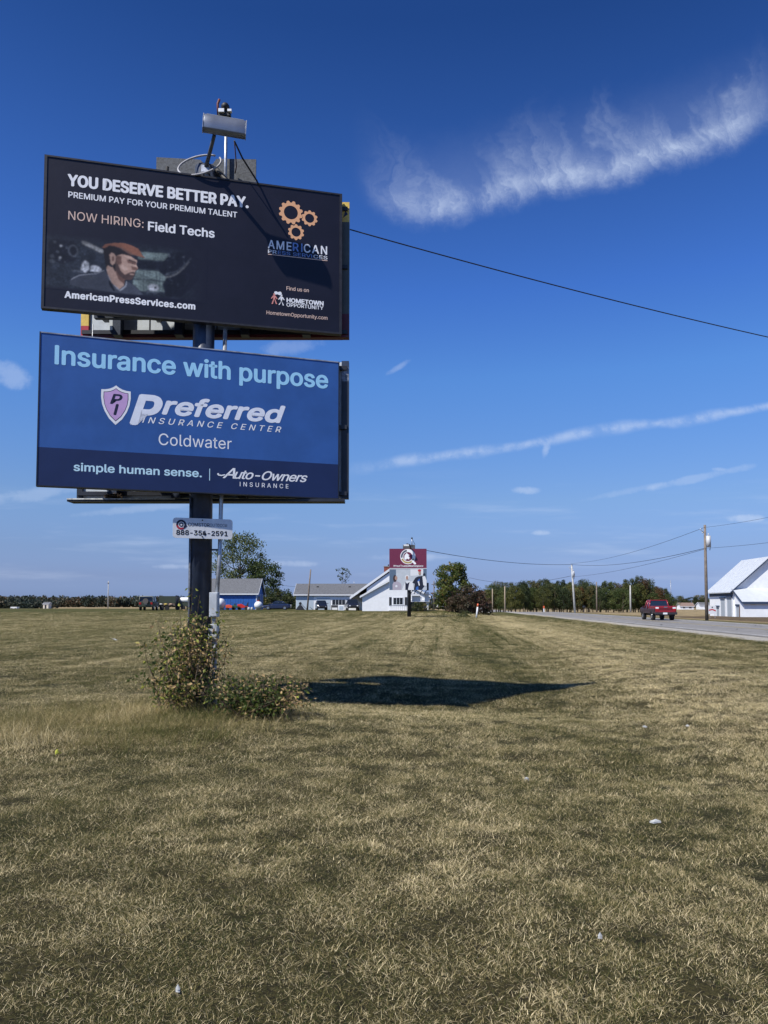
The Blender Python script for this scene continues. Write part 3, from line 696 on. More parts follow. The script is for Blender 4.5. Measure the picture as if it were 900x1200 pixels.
# catwalk ledges below each pair of faces, cross beams from pole to faces
def ledge(z, zc):
    MB().box(-2.38, 2.45, .14, .44, z, z + .05).build('ledge', steel2, bb)
ledge(3.42, 0)
box('ledge_edge', mat('worn_pale_edge', (.50, .52, .52), .6, var=.4, vscale=20), bb, -2.38, -.5, .128, .139, 3.452, 3.474)
for z in (3.7, 5.6, 6.6, 8.4):
    MB().box(-1.9, -.19, -.05, .05, z, z + .12).build('cross_beam', steel, bb); MB().box(.19, 1.9, .24, .34, z, z + .12).build('cross_beam', steel, bb)
for X_ in (-1.85, -.9, .7):
    dy = (X_ + 2.3) * .327 - 1.21
    for z in (3.8, 5.5, 6.7, 8.3):
        yy0 = 11.9375 + (X_ + BX + 5.434) * .327 - BY + .11 if z < 6 else 12.24 + (X_ + BX + 5.56) * .2526 - BY + .11
        MB().box(X_ - .04, X_ + .04, yy0, .44, z, z + .08).build('outrigger', steel2, bb)
# top of the lower pair: bracket row
for i, X_ in enumerate((-2.1, -1.75, -1.35)):
    MB().tube([(X_, .30, 5.99), (X_, .30, 6.10), (X_ + .12, .22, 6.12)], .018, 6).build('bracket', galv if i == 1 else steel2, bb)
MB().tube([(-2.2, .28, 6.14), (-1.2, .24, 6.11)], .016, 6).build('cable_rail', steel2, bb)
MB().tube([(-2.06, .30, 6.02), (-2.05, .30, 6.62)], .008, 5).build('hanging_wire', galv, bb)
rng = random.Random(3)
nest = MB()
for i in range(160):
    a = rng.uniform(0, 6.28); r = rng.uniform(.03, .13); c = Vector((-1.62 + r*math.cos(a), .24 + .7*r*math.sin(a), 3.485 + rng.uniform(0, .07)))
    t = a + 1.57 + rng.uniform(-.6, .6); L = rng.uniform(.04, .09); d = Vector((math.cos(t)*L, math.sin(t)*L, rng.uniform(-.02, .03)))
    nest.tube([c - d, c + d], .004, 3, caps=False)
nst = nest.build('bird_nest', mat('dry_twig', (.12, .085, .055), .9, var=.4), None, loc=(BX, BY, 0), fix=False)
tag(nst, 'small twig nest lying on the ledge under the blue sign', 'nest', kind='thing')
del nst['kind']

# --- grey back plate above the top sign
pl = MB().prism([(-.88, 8.6), (.88, 8.6), (.88, 9.48), (.35, 9.49), (.18, 9.49), (.12, 9.40), (-.02, 9.38), (-.10, 9.47), (-.17, 9.48), (-.88, 9.52)], .02, .055).build('back_plate', sheetgrey, bb)
box('small_tag', mat('pale_tag', (.62, .64, .68), .5, var=.3, vscale=30), pl, -.60, -.42, .005, .018, 9.12, 9.21)
# --- light fixture on its arm
fx = MB(); c0 = Vector((-.13 + BX + 3.14, 0, 0))
ang = .12
ring = []
shade_pts = [(-.095, -.05), (-.075, -.14), (-.03, -.175), (.03, -.17), (.075, -.11), (.095, 0.0), (.085, .10), (.05, .13), (-.06, .12), (-.09, .05)]
L = .34
fixt = MB()
fixt.smooth = True
fixt.loft([[(s_ * L, a, b_) for a, b_ in shade_pts] for s_ in (-1, -.5, 0, .5, 1)])
shade = fixt.build('light_fixture', mat('silver_housing', (.24, .26, .30), .34, metal=.55, var=.1, vscale=4), bb, loc=(-2.635 + 3.14, 12.31 - BY, 9.535), rz=.16)
shade.rotation_euler = (R(-6), R(3), .20)
m_ = shade.modifiers.new('b', 'BEVEL'); m_.width = .012; m_.segments = 2
for s_ in (-1, 1): MB().prism([(a*1.05, b_*1.05) for a, b_ in shade_pts], s_*L - .012 * (s_ < 0), s_*L + .012 * (s_ > 0), 'x').build('end_cap', galv, shade)
box('lens', mat('frosted_lens', (.30, .32, .34), .2), shade, -.30, .30, -.045, .045, .131, .139)
arm = MB().tube([(.055, -.22, 9.20), (.325, -.80, 9.40)], [.036, .030], 14).build('light_arm', mat('dark_arm_steel', (.10, .11, .13), .45, metal=.3, var=.2), bb)
MB().box(-.02, .12, -.25, -.13, 9.10, 9.22).build('arm_bracket', galv, arm)
MB().tube([(.05, -.12, 8.5), (.05, -.16, 9.12)], .045, 12).build('arm_mount', galv, bb)
# cable loop and drop cable
lp = []
for i in range(33):
    t = 2 * math.pi * i / 32 + .8
    lp.append((-.04 + .37 * math.cos(t), -.28 + .06*math.sin(t), 9.20 + .20 * math.sin(t) + .07 * math.cos(t)))
MB().tube(lp[:31], .017, 8).build('cable_loop', mat('grey_cable', (.34, .34, .36), .45, var=.2), bb)
MB().tube([(.62, -.62, 9.42), (.72, -.4, 9.25), (.92, -.1, 9.02), (1.0, .0, 8.85), (1.02, 0, 8.6)], .016, 6).build('drop_cable', black, bb)
MB().tube([(.62, -.60, 9.42), (.56, -.1, 9.28), (.52, -.02, 9.2)], .010, 6).build('drop_cable', mat('rust_cable', (.10, .05, .05), .6), bb)
MB().tube([(-.66, -.05, 9.30), (-.74, -.05, 8.7)], .03, 6).build('strap', black, bb)
MB().tube([(.20, -.06, 9.25), (.55, -.05, 8.86), (.62, -.05, 8.7)], .045, 8).build('black_hose', black, bb)
# webcam mast
ms = MB().tube([(.36, -.06, 8.6), (.36, -.06, 10.22)], .028, 12).build('mast', galv, bb)
sc_ = thing('security_camera', 'small dark camera unit on the thin mast above the light fixture', 'camera', (BX + .36, BY - .06, 10.22))
MB().ball((-.01, -.02, .14), (.075, .09, .075)).build('dome', black, sc_)
MB().box(-.13, .08, -.05, .05, -.02, .06).build('mount', black, sc_)
MB().box(-.12, -.02, -.09, -.02, .02, .08).build('lens_housing', white_met, sc_)
MB().box(.04, .11, -.09, -.02, .03, .07).build('lens_housing', white_met, sc_)
MB().tube([(-.14, 0, .02), (-.15, 0, .22), (-.12, 0, .30)], .022, 6).build('antenna', mat('rust_paint', (.16, .04, .025), .6, var=.4), sc_)

# --- phone number plaque
pq = MB()
def rrect(x0, x1, z0, z1, r, k=5):
    p = []
    for cx, cz, a0 in ((x1-r, z1-r, 0), (x0+r, z1-r, 90), (x0+r, z0+r, 180), (x1-r, z0+r, 270)):
        for i in range(k + 1): t = R(a0 + 90*i/k); p.append((cx + r*math.cos(t), cz + r*math.sin(t)))
    return p
pq.prism(rrect(0, .985, 0, .34, .05), 0, .012)
plq = pq.build('phone_plaque', white_met, bb, loc=(-3.51 - BX, 12.715 - BY, 2.735), rz=.345)
g = MB(); ring_poly(g, .135, .225, .05, .082, -.002, -50, 190); g.build('logo_ring', navyi, plq, fix=False)
g = MB(); ring_poly(g, .135, .225, .052, .084, -.0025, 190, 305); g.build('logo_ring', red, plq, fix=False)
g = MB(); ring_poly(g, .135, .225, .018, .036, -.002, 0, 360); g.build('logo_ring', navyi, plq, fix=False)
MB().flat([(.165, .16), (.185, .155), (.235, .205), (.22, .22)], -.003).build('logo_tail', navyi, plq, fix=False)
text('lettering', 'COMSTOR', .245, .60, .205, .055, navyi, plq, y=-.002, bold=.02); text('lettering', 'OUTDOOR', .605, .895, .207, .052, mat('grey_ink', (.09, .10, .14), .5), plq, y=-.002)
text('lettering', '888-354-2591', .055, .905, .055, .078, mat('black_ink', (.01, .01, .012), .5), plq, y=-.002, bold=.06)
for q in ((.48, .31), (.48, .035)): MB().tube([(q[0], -.012, q[1]), (q[0], 0, q[1])], .012, 8).build('bolt', black, plq)
box('plaque_bracket', steel2, bb, -.10, .12, -.27, -.19, 2.80, 2.86)


# ------------------------------------------------------------------ grass
def blade_arrays(n, rad, h0, h1, w0, w1, lean, seed):
    r = np.random.default_rng(seed)
    a = r.uniform(0, 2*np.pi, n); q = rad * np.sqrt(r.uniform(0, 1, n))
    base = np.stack([q*np.cos(a), q*np.sin(a), np.full(n, -.012)], 1)
    h = r.uniform(h0, h1, n); le = r.uniform(.15, lean, n) * h; la = r.uniform(0, 2*np.pi, n)
    d = np.stack([np.cos(la), np.sin(la), np.zeros(n)], 1); wv = r.uniform(w0, w1, n)
    side = np.stack([-np.sin(la + r.uniform(-.8, .8, n)), np.cos(la), np.zeros(n)], 1)
    mid = base + d * (le * .45)[:, None] + np.array([0, 0, 1]) * (h * .55)[:, None] + r.normal(0, 1, (n, 3)) * (h * .06)[:, None]
    tip = base + d * le[:, None] + np.array([0, 0, 1]) * (h * r.uniform(.85, 1.05, n))[:, None]
    s0 = side * (wv * .5)[:, None]; s1 = side * (wv * .4)[:, None]; s2 = side * (wv * .08)[:, None]
    q1 = np.stack([base - s0, base + s0, mid + s1, mid - s1], 1)
    q2 = np.stack([mid - s1, mid + s1, tip + s2, tip - s2], 1)
    tone = r.uniform(0, 1, n)
    return np.concatenate([q1, q2]), np.concatenate([tone, tone])

mbl = bpy.data.materials.new('grass_blade'); mbl.use_nodes = True
n = NT(mbl.node_tree); t_ = mbl.node_tree; t_.nodes.remove(t_.nodes['Principled BSDF'])
ge = n.n('ShaderNodeNewGeometry'); tn, u, yv = grass_tone(n, ge.outputs['Position'])
at = n.n('ShaderNodeAttribute', attribute_name='tone')
oi = n.n('ShaderNodeObjectInfo')
f = n.m('ADD', n.m('ADD', n.m('MULTIPLY', n.m('SUBTRACT', tn, .5), 1.15), at.outputs['Fac']), n.m('MULTIPLY', n.m('SUBTRACT', oi.outputs['Random'], .5), .34))
c = n.ramp(f, [(.0, (.013, .023, .005)), (.32, (.056, .077, .015)), (.54, (.155, .138, .042)), (.77, (.39, .312, .145)), (1.0, (1.0, .84, .50))])
d = n.n('ShaderNodeBsdfPrincipled'); d.inputs['Roughness'].default_value = .7; d.inputs['Specular IOR Level'].default_value = .25
tr = n.n('ShaderNodeBsdfTranslucent'); mx = n.n('ShaderNodeMixShader'); mx.inputs[0].default_value = .25
n.l(c, d.inputs['Base Color']); n.l(c, tr.inputs[0]); n.l(d.outputs[0], mx.inputs[1]); n.l(tr.outputs[0], mx.inputs[2]); n.l(mx.outputs[0], t_.nodes['Material Output'].inputs[0])

gcol = bpy.data.collections.new('grass_clumps')
for i in range(6):
    V, tone = blade_arrays(210, .17, .010, .032, .0013, .0032, 2.9, 100 + i)
    V2, t2 = blade_arrays(7, .15, .03, .06, .0015, .0028, 2.4, 200 + i)
    V3, t3 = blade_arrays(34, .17, .006, .013, .0016, .0038, 5.0, 300 + i)      # lying clippings
    V = np.concatenate([V, V2, V3]); tone = np.concatenate([tone, t2*.5 + .5, t3*.4 + .65])
    me = quads_mesh('grass_clump', V, [mbl], tone)
    o = bpy.data.objects.new('grass_clump', me); gcol.objects.link(o)

def scatter(name, pts, rot, scl, idx, coll, label=None):
    me = bpy.data.meshes.new(name); me.vertices.add(len(pts)); me.vertices.foreach_set('co', np.asarray(pts, dtype=np.float32).reshape(-1))
    for nm, typ, dat in (('rz', 'FLOAT', rot), ('sc', 'FLOAT', scl), ('ix', 'INT', idx)):
        a = me.attributes.new(nm, typ, 'POINT'); a.data.foreach_set('value', np.asarray(dat, dtype=np.int32 if typ == 'INT' else np.float32))
    me.update(); o = link_mesh(name, me)
    ng = bpy.data.node_groups.new(name, 'GeometryNodeTree')
    ng.interface.new_socket('Geometry', in_out='INPUT', socket_type='NodeSocketGeometry'); ng.interface.new_socket('Geometry', in_out='OUTPUT', socket_type='NodeSocketGeometry')
    gi = ng.nodes.new('NodeGroupInput'); go = ng.nodes.new('NodeGroupOutput')
    ip = ng.nodes.new('GeometryNodeInstanceOnPoints'); ci = ng.nodes.new('GeometryNodeCollectionInfo')
    ci.inputs[0].default_value = coll; ci.inputs[1].default_value = True; ci.inputs[2].default_value = True
    def na(nm, typ):
        q = ng.nodes.new('GeometryNodeInputNamedAttribute'); q.data_type = typ; q.inputs[0].default_value = nm
        return next(s for s in q.outputs if s.enabled and s.name == 'Attribute')
    ng.links.new(gi.outputs[0], ip.inputs['Points']); ng.links.new(ci.outputs[0], ip.inputs['Instance'])
    ip.inputs['Pick Instance'].default_value = True
    ng.links.new(na('ix', 'INT'), ip.inputs['Instance Index'])
    cx = ng.nodes.new('ShaderNodeCombineXYZ'); ng.links.new(na('rz', 'FLOAT'), cx.inputs[2])
    ng.links.new(cx.outputs[0], ip.inputs['Rotation'])
    ng.links.new(na('sc', 'FLOAT'), ip.inputs['Scale'])
    ng.links.new(ip.outputs[0], go.inputs[0])
    md = o.modifiers.new('scatter', 'NODES'); md.node_group = ng
    tag(o, label, kind='stuff')
    return o

from mathutils.bvhtree import BVHTree
bvh = BVHTree.FromPolygons(vs, fs)
def gh(x, y):
    h = bvh.ray_cast(Vector((x, y, 20)), Vector((0, 0, -1)))
    return h[0].z if h[0] is not None else 0.0
r = np.random.default_rng(11)
pts = []; sc2 = []
def fill(y0, y1, dens, s0, s1):
    area = 0
    yv_ = y0
    n_ = int(dens * (y1 - y0) * ((y0 + y1) * .5 * 1.10 + 2.0))
    for _ in range(n_):
        y = r.uniform(y0, y1); wdt = y * .55 + 1.0
        x = r.uniform(-wdt, wdt)
        if r.uniform() > wdt / (y1 * .55 + 1.0): continue
        if x - ROAD0 - RSLOPE * y > .1: continue
        pts.append((x, y, gh(x, y))); sc2.append(r.uniform(s0, s1))
fill(1.8, 5, 210, .50, .85); fill(5, 8, 150, .6, 1.0); fill(8, 14, 85, .85, 1.25); fill(14, 24, 36, 1.2, 1.7); fill(24, 42, 15, 1.6, 2.3); fill(42, 70, 6.5, 2.2, 3.4); fill(70, 112, 2.2, 3.0, 4.6)
scatter('mown_grass', pts, r.uniform(0, 6.28, len(pts)), sc2, r.integers(0, 6, len(pts)), gcol, 'short dry mown grass of the field')

# tall dry grass round the sign base
V, tone = [], []
r = np.random.default_rng(21)
for k in range(900):
    while True:
        x = r.uniform(-6.2, -1.0); y = r.uniform(8.0, 13.0)
        if ((x + 3.7) / 2.6) ** 2 + ((y - 10.5) / 2.5) ** 2 < 1 * r.uniform(.15, 1): break
    v_, t_2 = blade_arrays(24, .13, .05, .17 if r.uniform() < .85 else .34, .0018, .0036, 2.2, 5000 + k)
    v_ = v_ + np.array([x, y, gh(x, y)]); V.append(v_); tone.append(np.clip(t_2 * .42 + .42 + .34 * NB(x, y, .9, 9) , 0, 1))
o = link_mesh('tall_dry_grass', quads_mesh('tall_dry_grass', np.concatenate(V), [mbl], np.concatenate(tone)))
tag(o, 'tall dry uncut grass round the foot of the sign', kind='stuff')


# ------------------------------------------------------------------ bushes at the foot of the sign
bush_leaf = leaf_mat('bush_leaf', [(0, (.022, .045, .008)), (.28, (.052, .085, .016)), (.46, (.15, .18, .035)), (.60, (.46, .47, .08)), (.68, (.40, .27, .12)), (.85, (.56, .40, .20)), (1, (.22, .13, .06))], .35, rand=0)
stem_m = mat('brown_stem', (.085, .055, .035), .8, var=.4, vscale=12)
def leaf_quads(C, D, size, r):
    """folded leaf: two quads each, C centre, D direction"""
    n_ = len(C); D = D / np.linalg.norm(D, axis=1)[:, None]
    up = r.normal(size=(n_, 3)); S = np.cross(D, up); S /= np.linalg.norm(S, axis=1)[:, None]
    Nn = np.cross(S, D); L = size[:, None]; W = L * r.uniform(.22, .36, (n_, 1))
    base = C; tip = C + D * L + Nn * L * r.uniform(-.25, .05, (n_, 1)); m1 = C + D * L * .5
    q1 = np.stack([base, m1 + S*W + Nn*W*.35, tip, m1 - Nn*W*.1], 1); q2 = np.stack([base, m1 - Nn*W*.1, tip, m1 - S*W + Nn*W*.35], 1)
    return np.concatenate([q1, q2])
def bush(name, label, stems, seed, lsize, tonef, dens, loc):
    root = thing(name, label, 'bush', loc)
    rr_ = random.Random(seed); r = np.random.default_rng(seed)
    mb = MB(); C = []; D = []
    for (p0, p1, bend) in stems:
        p0 = Vector(p0); p1 = Vector(p1); k = 7; pts_ = []
        off = Vector((rr_.uniform(-1, 1), rr_.uniform(-1, 1), rr_.uniform(-.2, .4))) * bend
        for i in range(k):
            t = i / (k - 1); pts_.append(p0.lerp(p1, t) + off * math.sin(t * 2.6) + Vector((rr_.gauss(0, .012), rr_.gauss(0, .012), 0)))
        mb.tube(pts_, [.0085 * (1 - .75 * i / (k - 1)) for i in range(k)], 5, caps=False)
        L_ = (p1 - p0).length
        for j in range(int(dens * L_)):
            t = rr_.uniform(.12, 1.0) ** .8; i = min(k - 2, int(t * (k - 1))); q = pts_[i].lerp(pts_[i+1], t*(k-1) - i)
            d_ = Vector((rr_.gauss(0, 1), rr_.gauss(0, 1), rr_.gauss(-.05, .7))).normalized()
            q2 = q + d_ * rr_.uniform(.02, .13)
            if rr_.random() < .35: mb.tube([q, q2], .0025, 3, caps=False)
            C.append(q2); D.append(d_ + Vector((0, 0, rr_.uniform(-.9, .2))))
    mb.build('stems', stem_m, root, fix=False)['kind'] = 'stuff'
    C = np.array([tuple(c) for c in C]); D = np.array([tuple(c) for c in D]); n_ = len(C)
    size = r.uniform(lsize * .6, lsize * 1.35, n_)
    tone = np.array([tonef(c, rr_) for c in C])
    o = link_mesh('leaves', quads_mesh('leaves', leaf_quads(C, D, size, r), [bush_leaf], np.concatenate([tone, tone])), root); o['kind'] = 'stuff'
    return root
rs = random.Random(8)
stems = []
for i in range(74):
    a = rs.uniform(0, 6.28); h = rs.uniform(.40, 1.25) if i > 22 else rs.uniform(1.1, 1.6)
    sx = rs.gauss(0, .18); sy = rs.gauss(0, .30) - .35
    stems.append(((sx*.45, sy*.5, 0), (sx*1.35 - (.12 if h < 1 else 0), sy*1.3, h - abs(sx)*.35), .14))
for i in range(20): stems.append(((rs.uniform(-.4, .3), rs.uniform(-1.2, -.2), 0), (rs.uniform(-.5, .5), rs.uniform(-1.6, -.2), rs.uniform(.2, .55)), .10))
twigs = MB()
for i in range(26):
    x_, y_ = rs.gauss(-.05, .22), rs.gauss(-.35, .25); h_ = rs.uniform(.7, 1.5); k_ = rs.uniform(-.25, .2)
    twigs.tube([(x_*.6, y_, 0), (x_, y_, h_*.5), (x_ + k_*.6, y_, h_*.8), (x_ + k_, y_ + .05, h_)], [.006, .005, .0035, .002], 4, caps=False)
def tone_tall(c, q):
    base = q.gauss(.38, .16)
    if q.random() < (.50 if c[0] > -.05 and c[2] < 1.1 else .26): base = q.uniform(.64, .9)
    return min(1, max(0, base))
tb_ = bush('tall_bush', 'tall scraggly bush with green and curled tan leaves round the sign pole', stems, 4, .064, tone_tall, 46, (-3.12, 12.75, 0))
_t = twigs.build('twigs', mat('grey_twig', (.16, .12, .08), .9, var=.3), tb_, fix=False); _t['kind'] = 'stuff'
stems = [((rs.gauss(0, .12), rs.gauss(0, .3), 0), (rs.uniform(-.7, .8), rs.uniform(-.75, .75), rs.uniform(.14, .55)), .12) for i in range(95)]
bush('low_bush', 'low spreading green bush to the right of the sign pole', stems, 5, .058, lambda c, q: min(1, max(0, q.uniform(.64, .92) if q.random() < (.55 if c[0] > .45 else .16) else q.gauss(.25, .14))), 58, (-1.95, 11.55, 0))
# vine climbing the pole
stems = [((-.22, -.24, .9), (-.10, -.21, 1.95), .06), ((-.18, -.24, .9), (.02, -.22, 1.80), .05), ((.1, -.24, .7), (-.02, -.24, 1.5), .06), ((.3, -.35, .8), (.62, -.42, 1.22), .05), ((-.25, -.25, .8), (-.30, -.25, 1.6), .05)]
bush('climbing_vine', 'thin yellow green vine climbing the dark pole', stems, 6, .070, lambda c, q: q.uniform(.42, .60), 17, (BX, BY, 0))
# yellow leaf in front left of the sign
o = link_mesh('fallen_leaf', quads_mesh('fallen_leaf', leaf_quads(np.array([[-3.45, 8.15, .05], [-3.42, 8.16, .05]]), np.array([[.4, 0, .9], [.7, .1, .5]]), np.array([.07, .05]), np.random.default_rng(1)), [mat('yellow_leaf', (.45, .46, .06), .6)]))
tag(o, 'single bright yellow leaf sprig standing in the grass at the left', 'leaf')

# litter
lit = mat('litter_white', (.42, .43, .42), .5, var=.1)
LIT = [('crumpled white paper scrap in the grass below the end of the sign shadow', 1.43, 7.82, .030, .025), ('flat torn white paper strip lying in the grass at the right', 2.17, 6.23, .055, .004), ('small white scrap just beyond the swale near the shadow tip', 4.02, 11.97, .05, .012),
       ('white scrap furthest right near the shadow tip', 4.60, 11.75, .045, .012), ('tiny pale scrap at the near left edge of the lawn', -.86, 3.29, .014, .006), ('pale flattened wrapper far out in the field left of the bush', -12.2, 34.9, .22, .12), ('thin white straw wrapper near the bottom right of the lawn', 1.03, 3.75, .012, .0015)]
for k, (lb, x, y, s1, s2) in enumerate(LIT):
    q = random.Random(40 + k); nv = 9; V_ = [(0, 0, .02 + s2*.5)]
    for i in range(nv):
        t = 6.283 * i / nv; V_.append((s1*math.cos(t)*q.uniform(.55, 1.1), (s1*.42)*math.sin(t)*q.uniform(.5, 1.2), q.uniform(.0, s2)))
    m_ = MB().add(V_, [(0, 1 + i, 1 + (i+1) % nv) for i in range(nv)]).add([(a, b_, c_ - .01) for a, b_, c_ in V_], [(0, 1 + (i+1) % nv, 1 + i) for i in range(nv)])
    o = m_.build('paper_scrap', lit, None, loc=(x, y, gh(x, y) + .018)); tag(o, lb, 'litter', 'scraps of litter on the lawn')


# ------------------------------------------------------------------ helper: bearing of a landmark at a distance
def bx(px, Y): return (px - 450) * Y / 900.0      # x of a thing seen on bearing px at forward distance Y

# ------------------------------------------------------------------ buildings
siding_w = mat('white_siding', (.80, .82, .84), .55, var=.04, vscale=2, bump=.05)
siding_pb = mat('pale_blue_siding', (.42, .50, .57), .6, var=.05, vscale=2)
siding_b = mat('blue_steel_siding', (.020, .105, .38), .5, var=.10, vscale=2)
shingle = mat('grey_shingle', (.115, .120, .130), .85, var=.25, vscale=5, bump=.4, bscale=20)
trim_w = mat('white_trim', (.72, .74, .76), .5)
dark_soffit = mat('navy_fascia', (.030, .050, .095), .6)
glass = mat('dark_window_glass', (.015, .02, .026), .08, spec=.8)
conc = mat('concrete', (.35, .34, .32), .8, var=.2)

def window(parent, x0, x1, z0, z1, y, name='window', face=-1, mull=1, m=None, axis='x'):
    f = MB(); d = .06
    def B(a0, a1, c0, c1, e0, e1):
        if axis == 'x': f.box(a0, a1, min(y + face*e0, y + face*e1), max(y + face*e0, y + face*e1), c0, c1)
        else: f.box(min(y + face*e0, y + face*e1), max(y + face*e0, y + face*e1), a0, a1, c0, c1)
    t = .09
    B(x0 - t, x1 + t, z1, z1 + t, 0.002, d); B(x0 - t, x1 + t, z0 - t, z0, 0.002, d + .03); B(x0 - t, x0, z0, z1, 0.002, d); B(x1, x1 + t, z0, z1, 0.002, d)
    for i in range(1, mull + 1):
        xm = x0 + (x1 - x0) * i / (mull + 1); B(xm - .025, xm + .025, z0, z1, .004, d * .8)
    w_ = f.build(name, m or trim_w, parent)
    f = MB(); B(x0, x1, z0, z1, .001, .012); f.build('pane', glass, w_)
    return w_

def gable_house(root, W, D, zh, ridge, wall_m, roof_m, over=.35, ridge_axis='x', fascia=trim_w, t=.16):
    """walls 0..W by 0..D, height zh, ridge height, roof with eaves"""
    wl = MB()
    if ridge_axis == 'x':
        poly = [(0, 0), (D, 0), (D, zh), (D/2, ridge), (0, zh)]; wl.prism(poly, 0, W, 'x')
    else:
        poly = [(0, 0), (W, 0), (W, zh), (W/2, ridge), (0, zh)]; wl.prism(poly, 0, D, 'y')
    wall = wl.build('wall', wall_m, root)
    span = D if ridge_axis == 'x' else W; sl = (ridge - zh) / (span / 2)
    roof = MB(); e = over
    P_ = [(-e, zh - e*sl), (span/2, ridge), (span + e, zh - e*sl), (span + e, zh - e*sl + t), (span/2, ridge + t), (-e, zh - e*sl + t)]
    Ln = W if ridge_axis == 'x' else D
    P_ = [(a, b_ + .01) for a, b_ in P_]
    roof.prism(P_, -e, Ln + e, ridge_axis if ridge_axis == 'x' else 'y')
    ro = roof.build('roof', roof_m, root)
    # fascia boards along eaves and rakes
    f = MB()
    for s_ in (0, 1):
        a = -e - .03 if s_ == 0 else span + e
        if ridge_axis == 'x': f.box(-e, Ln + e, a, a + .03, zh - e*sl - .03, zh - e*sl + t)
        else: f.box(a, a + .03, -e, Ln + e, zh - e*sl - .03, zh - e*sl + t)
    f.build('fascia', fascia, root)
    for s_ in (-e - .04, Ln + e + .005):
        f = MB(); Q = [(-e, zh - e*sl - .06), (span/2, ridge - .06), (span + e, zh - e*sl - .06), (span + e, zh - e*sl + t + .02), (span/2, ridge + t + .03), (-e, zh - e*sl + t + .02)]
        f.prism(Q, s_, s_ + .035, ridge_axis if ridge_axis == 'x' else 'y'); f.build('rake_board', fascia, root)
    return wall, ro

# blue shed left
YS = 134
x0 = bx(233, YS); sh = thing('blue_shed', 'bright blue metal shed with grey shingle roof behind the sign pole', 'shed', (x0, YS, .68))
Wd = bx(301, YS) - x0
gable_house(sh, Wd, 7.2, 3.0, 5.5, siding_b, shingle)
for i in range(int(Wd / .45)):
    box('siding_rib', siding_b, sh, i*.45 + .1, i*.45 + .14, -.03, -.002, 0, 2.95)
for xx in (.0, Wd - .12): box('corner_trim', trim_w, sh, xx, xx + .12, -.045, -.033, 0, 3.0)
for yy_ in (1.0, 3.4, 5.6): box('corner_trim', trim_w, sh, Wd + .002, Wd + .03, yy_, yy_ + .25, 0, 2.9)
box('door', mat('shed_door', (.02, .03, .06), .5), sh, Wd + .002, Wd + .03, 1.5, 3.2, 0, 2.4)

# long house
YH = 132
x0 = bx(347, YH); hs_ = thing('long_house', 'long low pale house with grey shingle roof behind the parked cars', 'house', (x0, YH, .68))
Wd = bx(428, YH) - x0
gable_house(hs_, Wd, 8.5, 2.75, 4.55, siding_w, shingle, over=.4)
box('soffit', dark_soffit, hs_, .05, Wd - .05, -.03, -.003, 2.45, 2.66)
box('wall_panel', siding_pb, hs_, .05, 3.0, -.02, -.003, .05, 2.44)
dr = box('garage_door', siding_w, hs_, 3.5, 5.9, -.05, -.003, 0, 2.2)
for i in range(4): box('door_panel', siding_pb, dr, 3.56, 5.84, -.065, -.052, .08 + i*.54, .56 + i*.54)
window(hs_, bx(389.5, YH) - x0, bx(404.5, YH) - x0, .95, 1.85, 0, mull=3)
for xx in (3.3, 8.9):
    box('roof_vent', black, hs_, xx, xx + .35, 2.6, 2.95, 3.95, 4.22)
MB().tube([(Wd - 2.1, 4.6, 4.4), (Wd - 2.1, 4.6, 5.1)], .05, 8).build('vent_pipe', galv, hs_)

# white gabled house behind the second sign
YW = 122
x0 = bx(424.5, YW); wh = thing('white_house', 'white gabled house with a brick chimney behind the maroon billboard', 'house', (x0, YW, .66))
Wd = bx(502, YW) - x0
gable_house(wh, Wd, 10, 2.35, 5.25, siding_w, shingle, over=.35, ridge_axis='y', fascia=trim_w, t=.22)
# taller rear wing
r2 = thing('tmp', 'x', 'x'); COL.objects.unlink(r2); bpy.data.objects.remove(r2)
rw = MB(); sl = .72
rw.prism([(-2.2, 1.9), (4.3, 6.55), (10.6, 2.0), (10.6, 2.3), (4.3, 6.85), (-2.2, 2.2)], 5.0, 14.0, 'y'); rw.build('rear_roof', shingle, wh)
MB().prism([(-2.2, 1.88), (4.3, 6.53), (10.6, 1.98), (10.6, 2.4), (4.3, 6.95), (-2.2, 2.3)], 4.93, 4.98, 'y').build('rake_board', trim_w, wh)
MB().prism([(.6, 0), (9.8, 0), (9.8, 2.4), (4.3, 6.3), (.6, 3.7)], 5.2, 13.8, 'y').build('rear_wall', siding_w, wh)
ch = MB().box(3.45, 4.5, 6.0, 7.0, 4.5, 7.35).build('chimney', mat('red_brick', (.24, .065, .045), .85, var=.3, vscale=6, bump=.3), wh)
box('chimney_cap', conc, ch, 3.38, 4.57, 5.93, 7.07, 7.355, 7.46); MB().tube([(4.2, 6.5, 7.46), (4.2, 6.5, 7.75)], .1, 8).build('flue', black, ch)
wx0 = lambda px: bx(px, YW) - x0
shut = mat('black_shutter', (.02, .022, .028), .6)
window(wh, wx0(461), wx0(472), 1.05, 2.1, 0, mull=2)
for a, b_ in ((456, 458.8), (474.3, 477)): box('shutter', shut, wh, wx0(a), wx0(b_), -.05, -.003, .85, 2.2)
for a in np.linspace(wx0(458), wx0(476), 9): box('porch_baluster', mat('grey_rail', (.30, .32, .35), .6), wh, a, a + .05, -1.2, -1.15, 0, .85)
box('porch_rail', MATS['grey_rail'], wh, wx0(457), wx0(477), -1.22, -1.13, .86, .94)
box('porch_floor', conc, wh, wx0(456), wx0(478), -1.3, -.01, 0, .12)
# flat dark panel painting the shade of the porch recess, carport beam above
box('porch_shade_panel', mat('porch_shade_dark', (.02, .022, .026), .5), wh, wx0(480), wx0(499), -.06, -.004, 0, 1.45)
box('porch_beam', trim_w, wh, wx0(478), wx0(503), -.3, -.065, 1.46, 1.75)
window(wh, wx0(484), wx0(493), 1.9, 2.25, 0, mull=1)

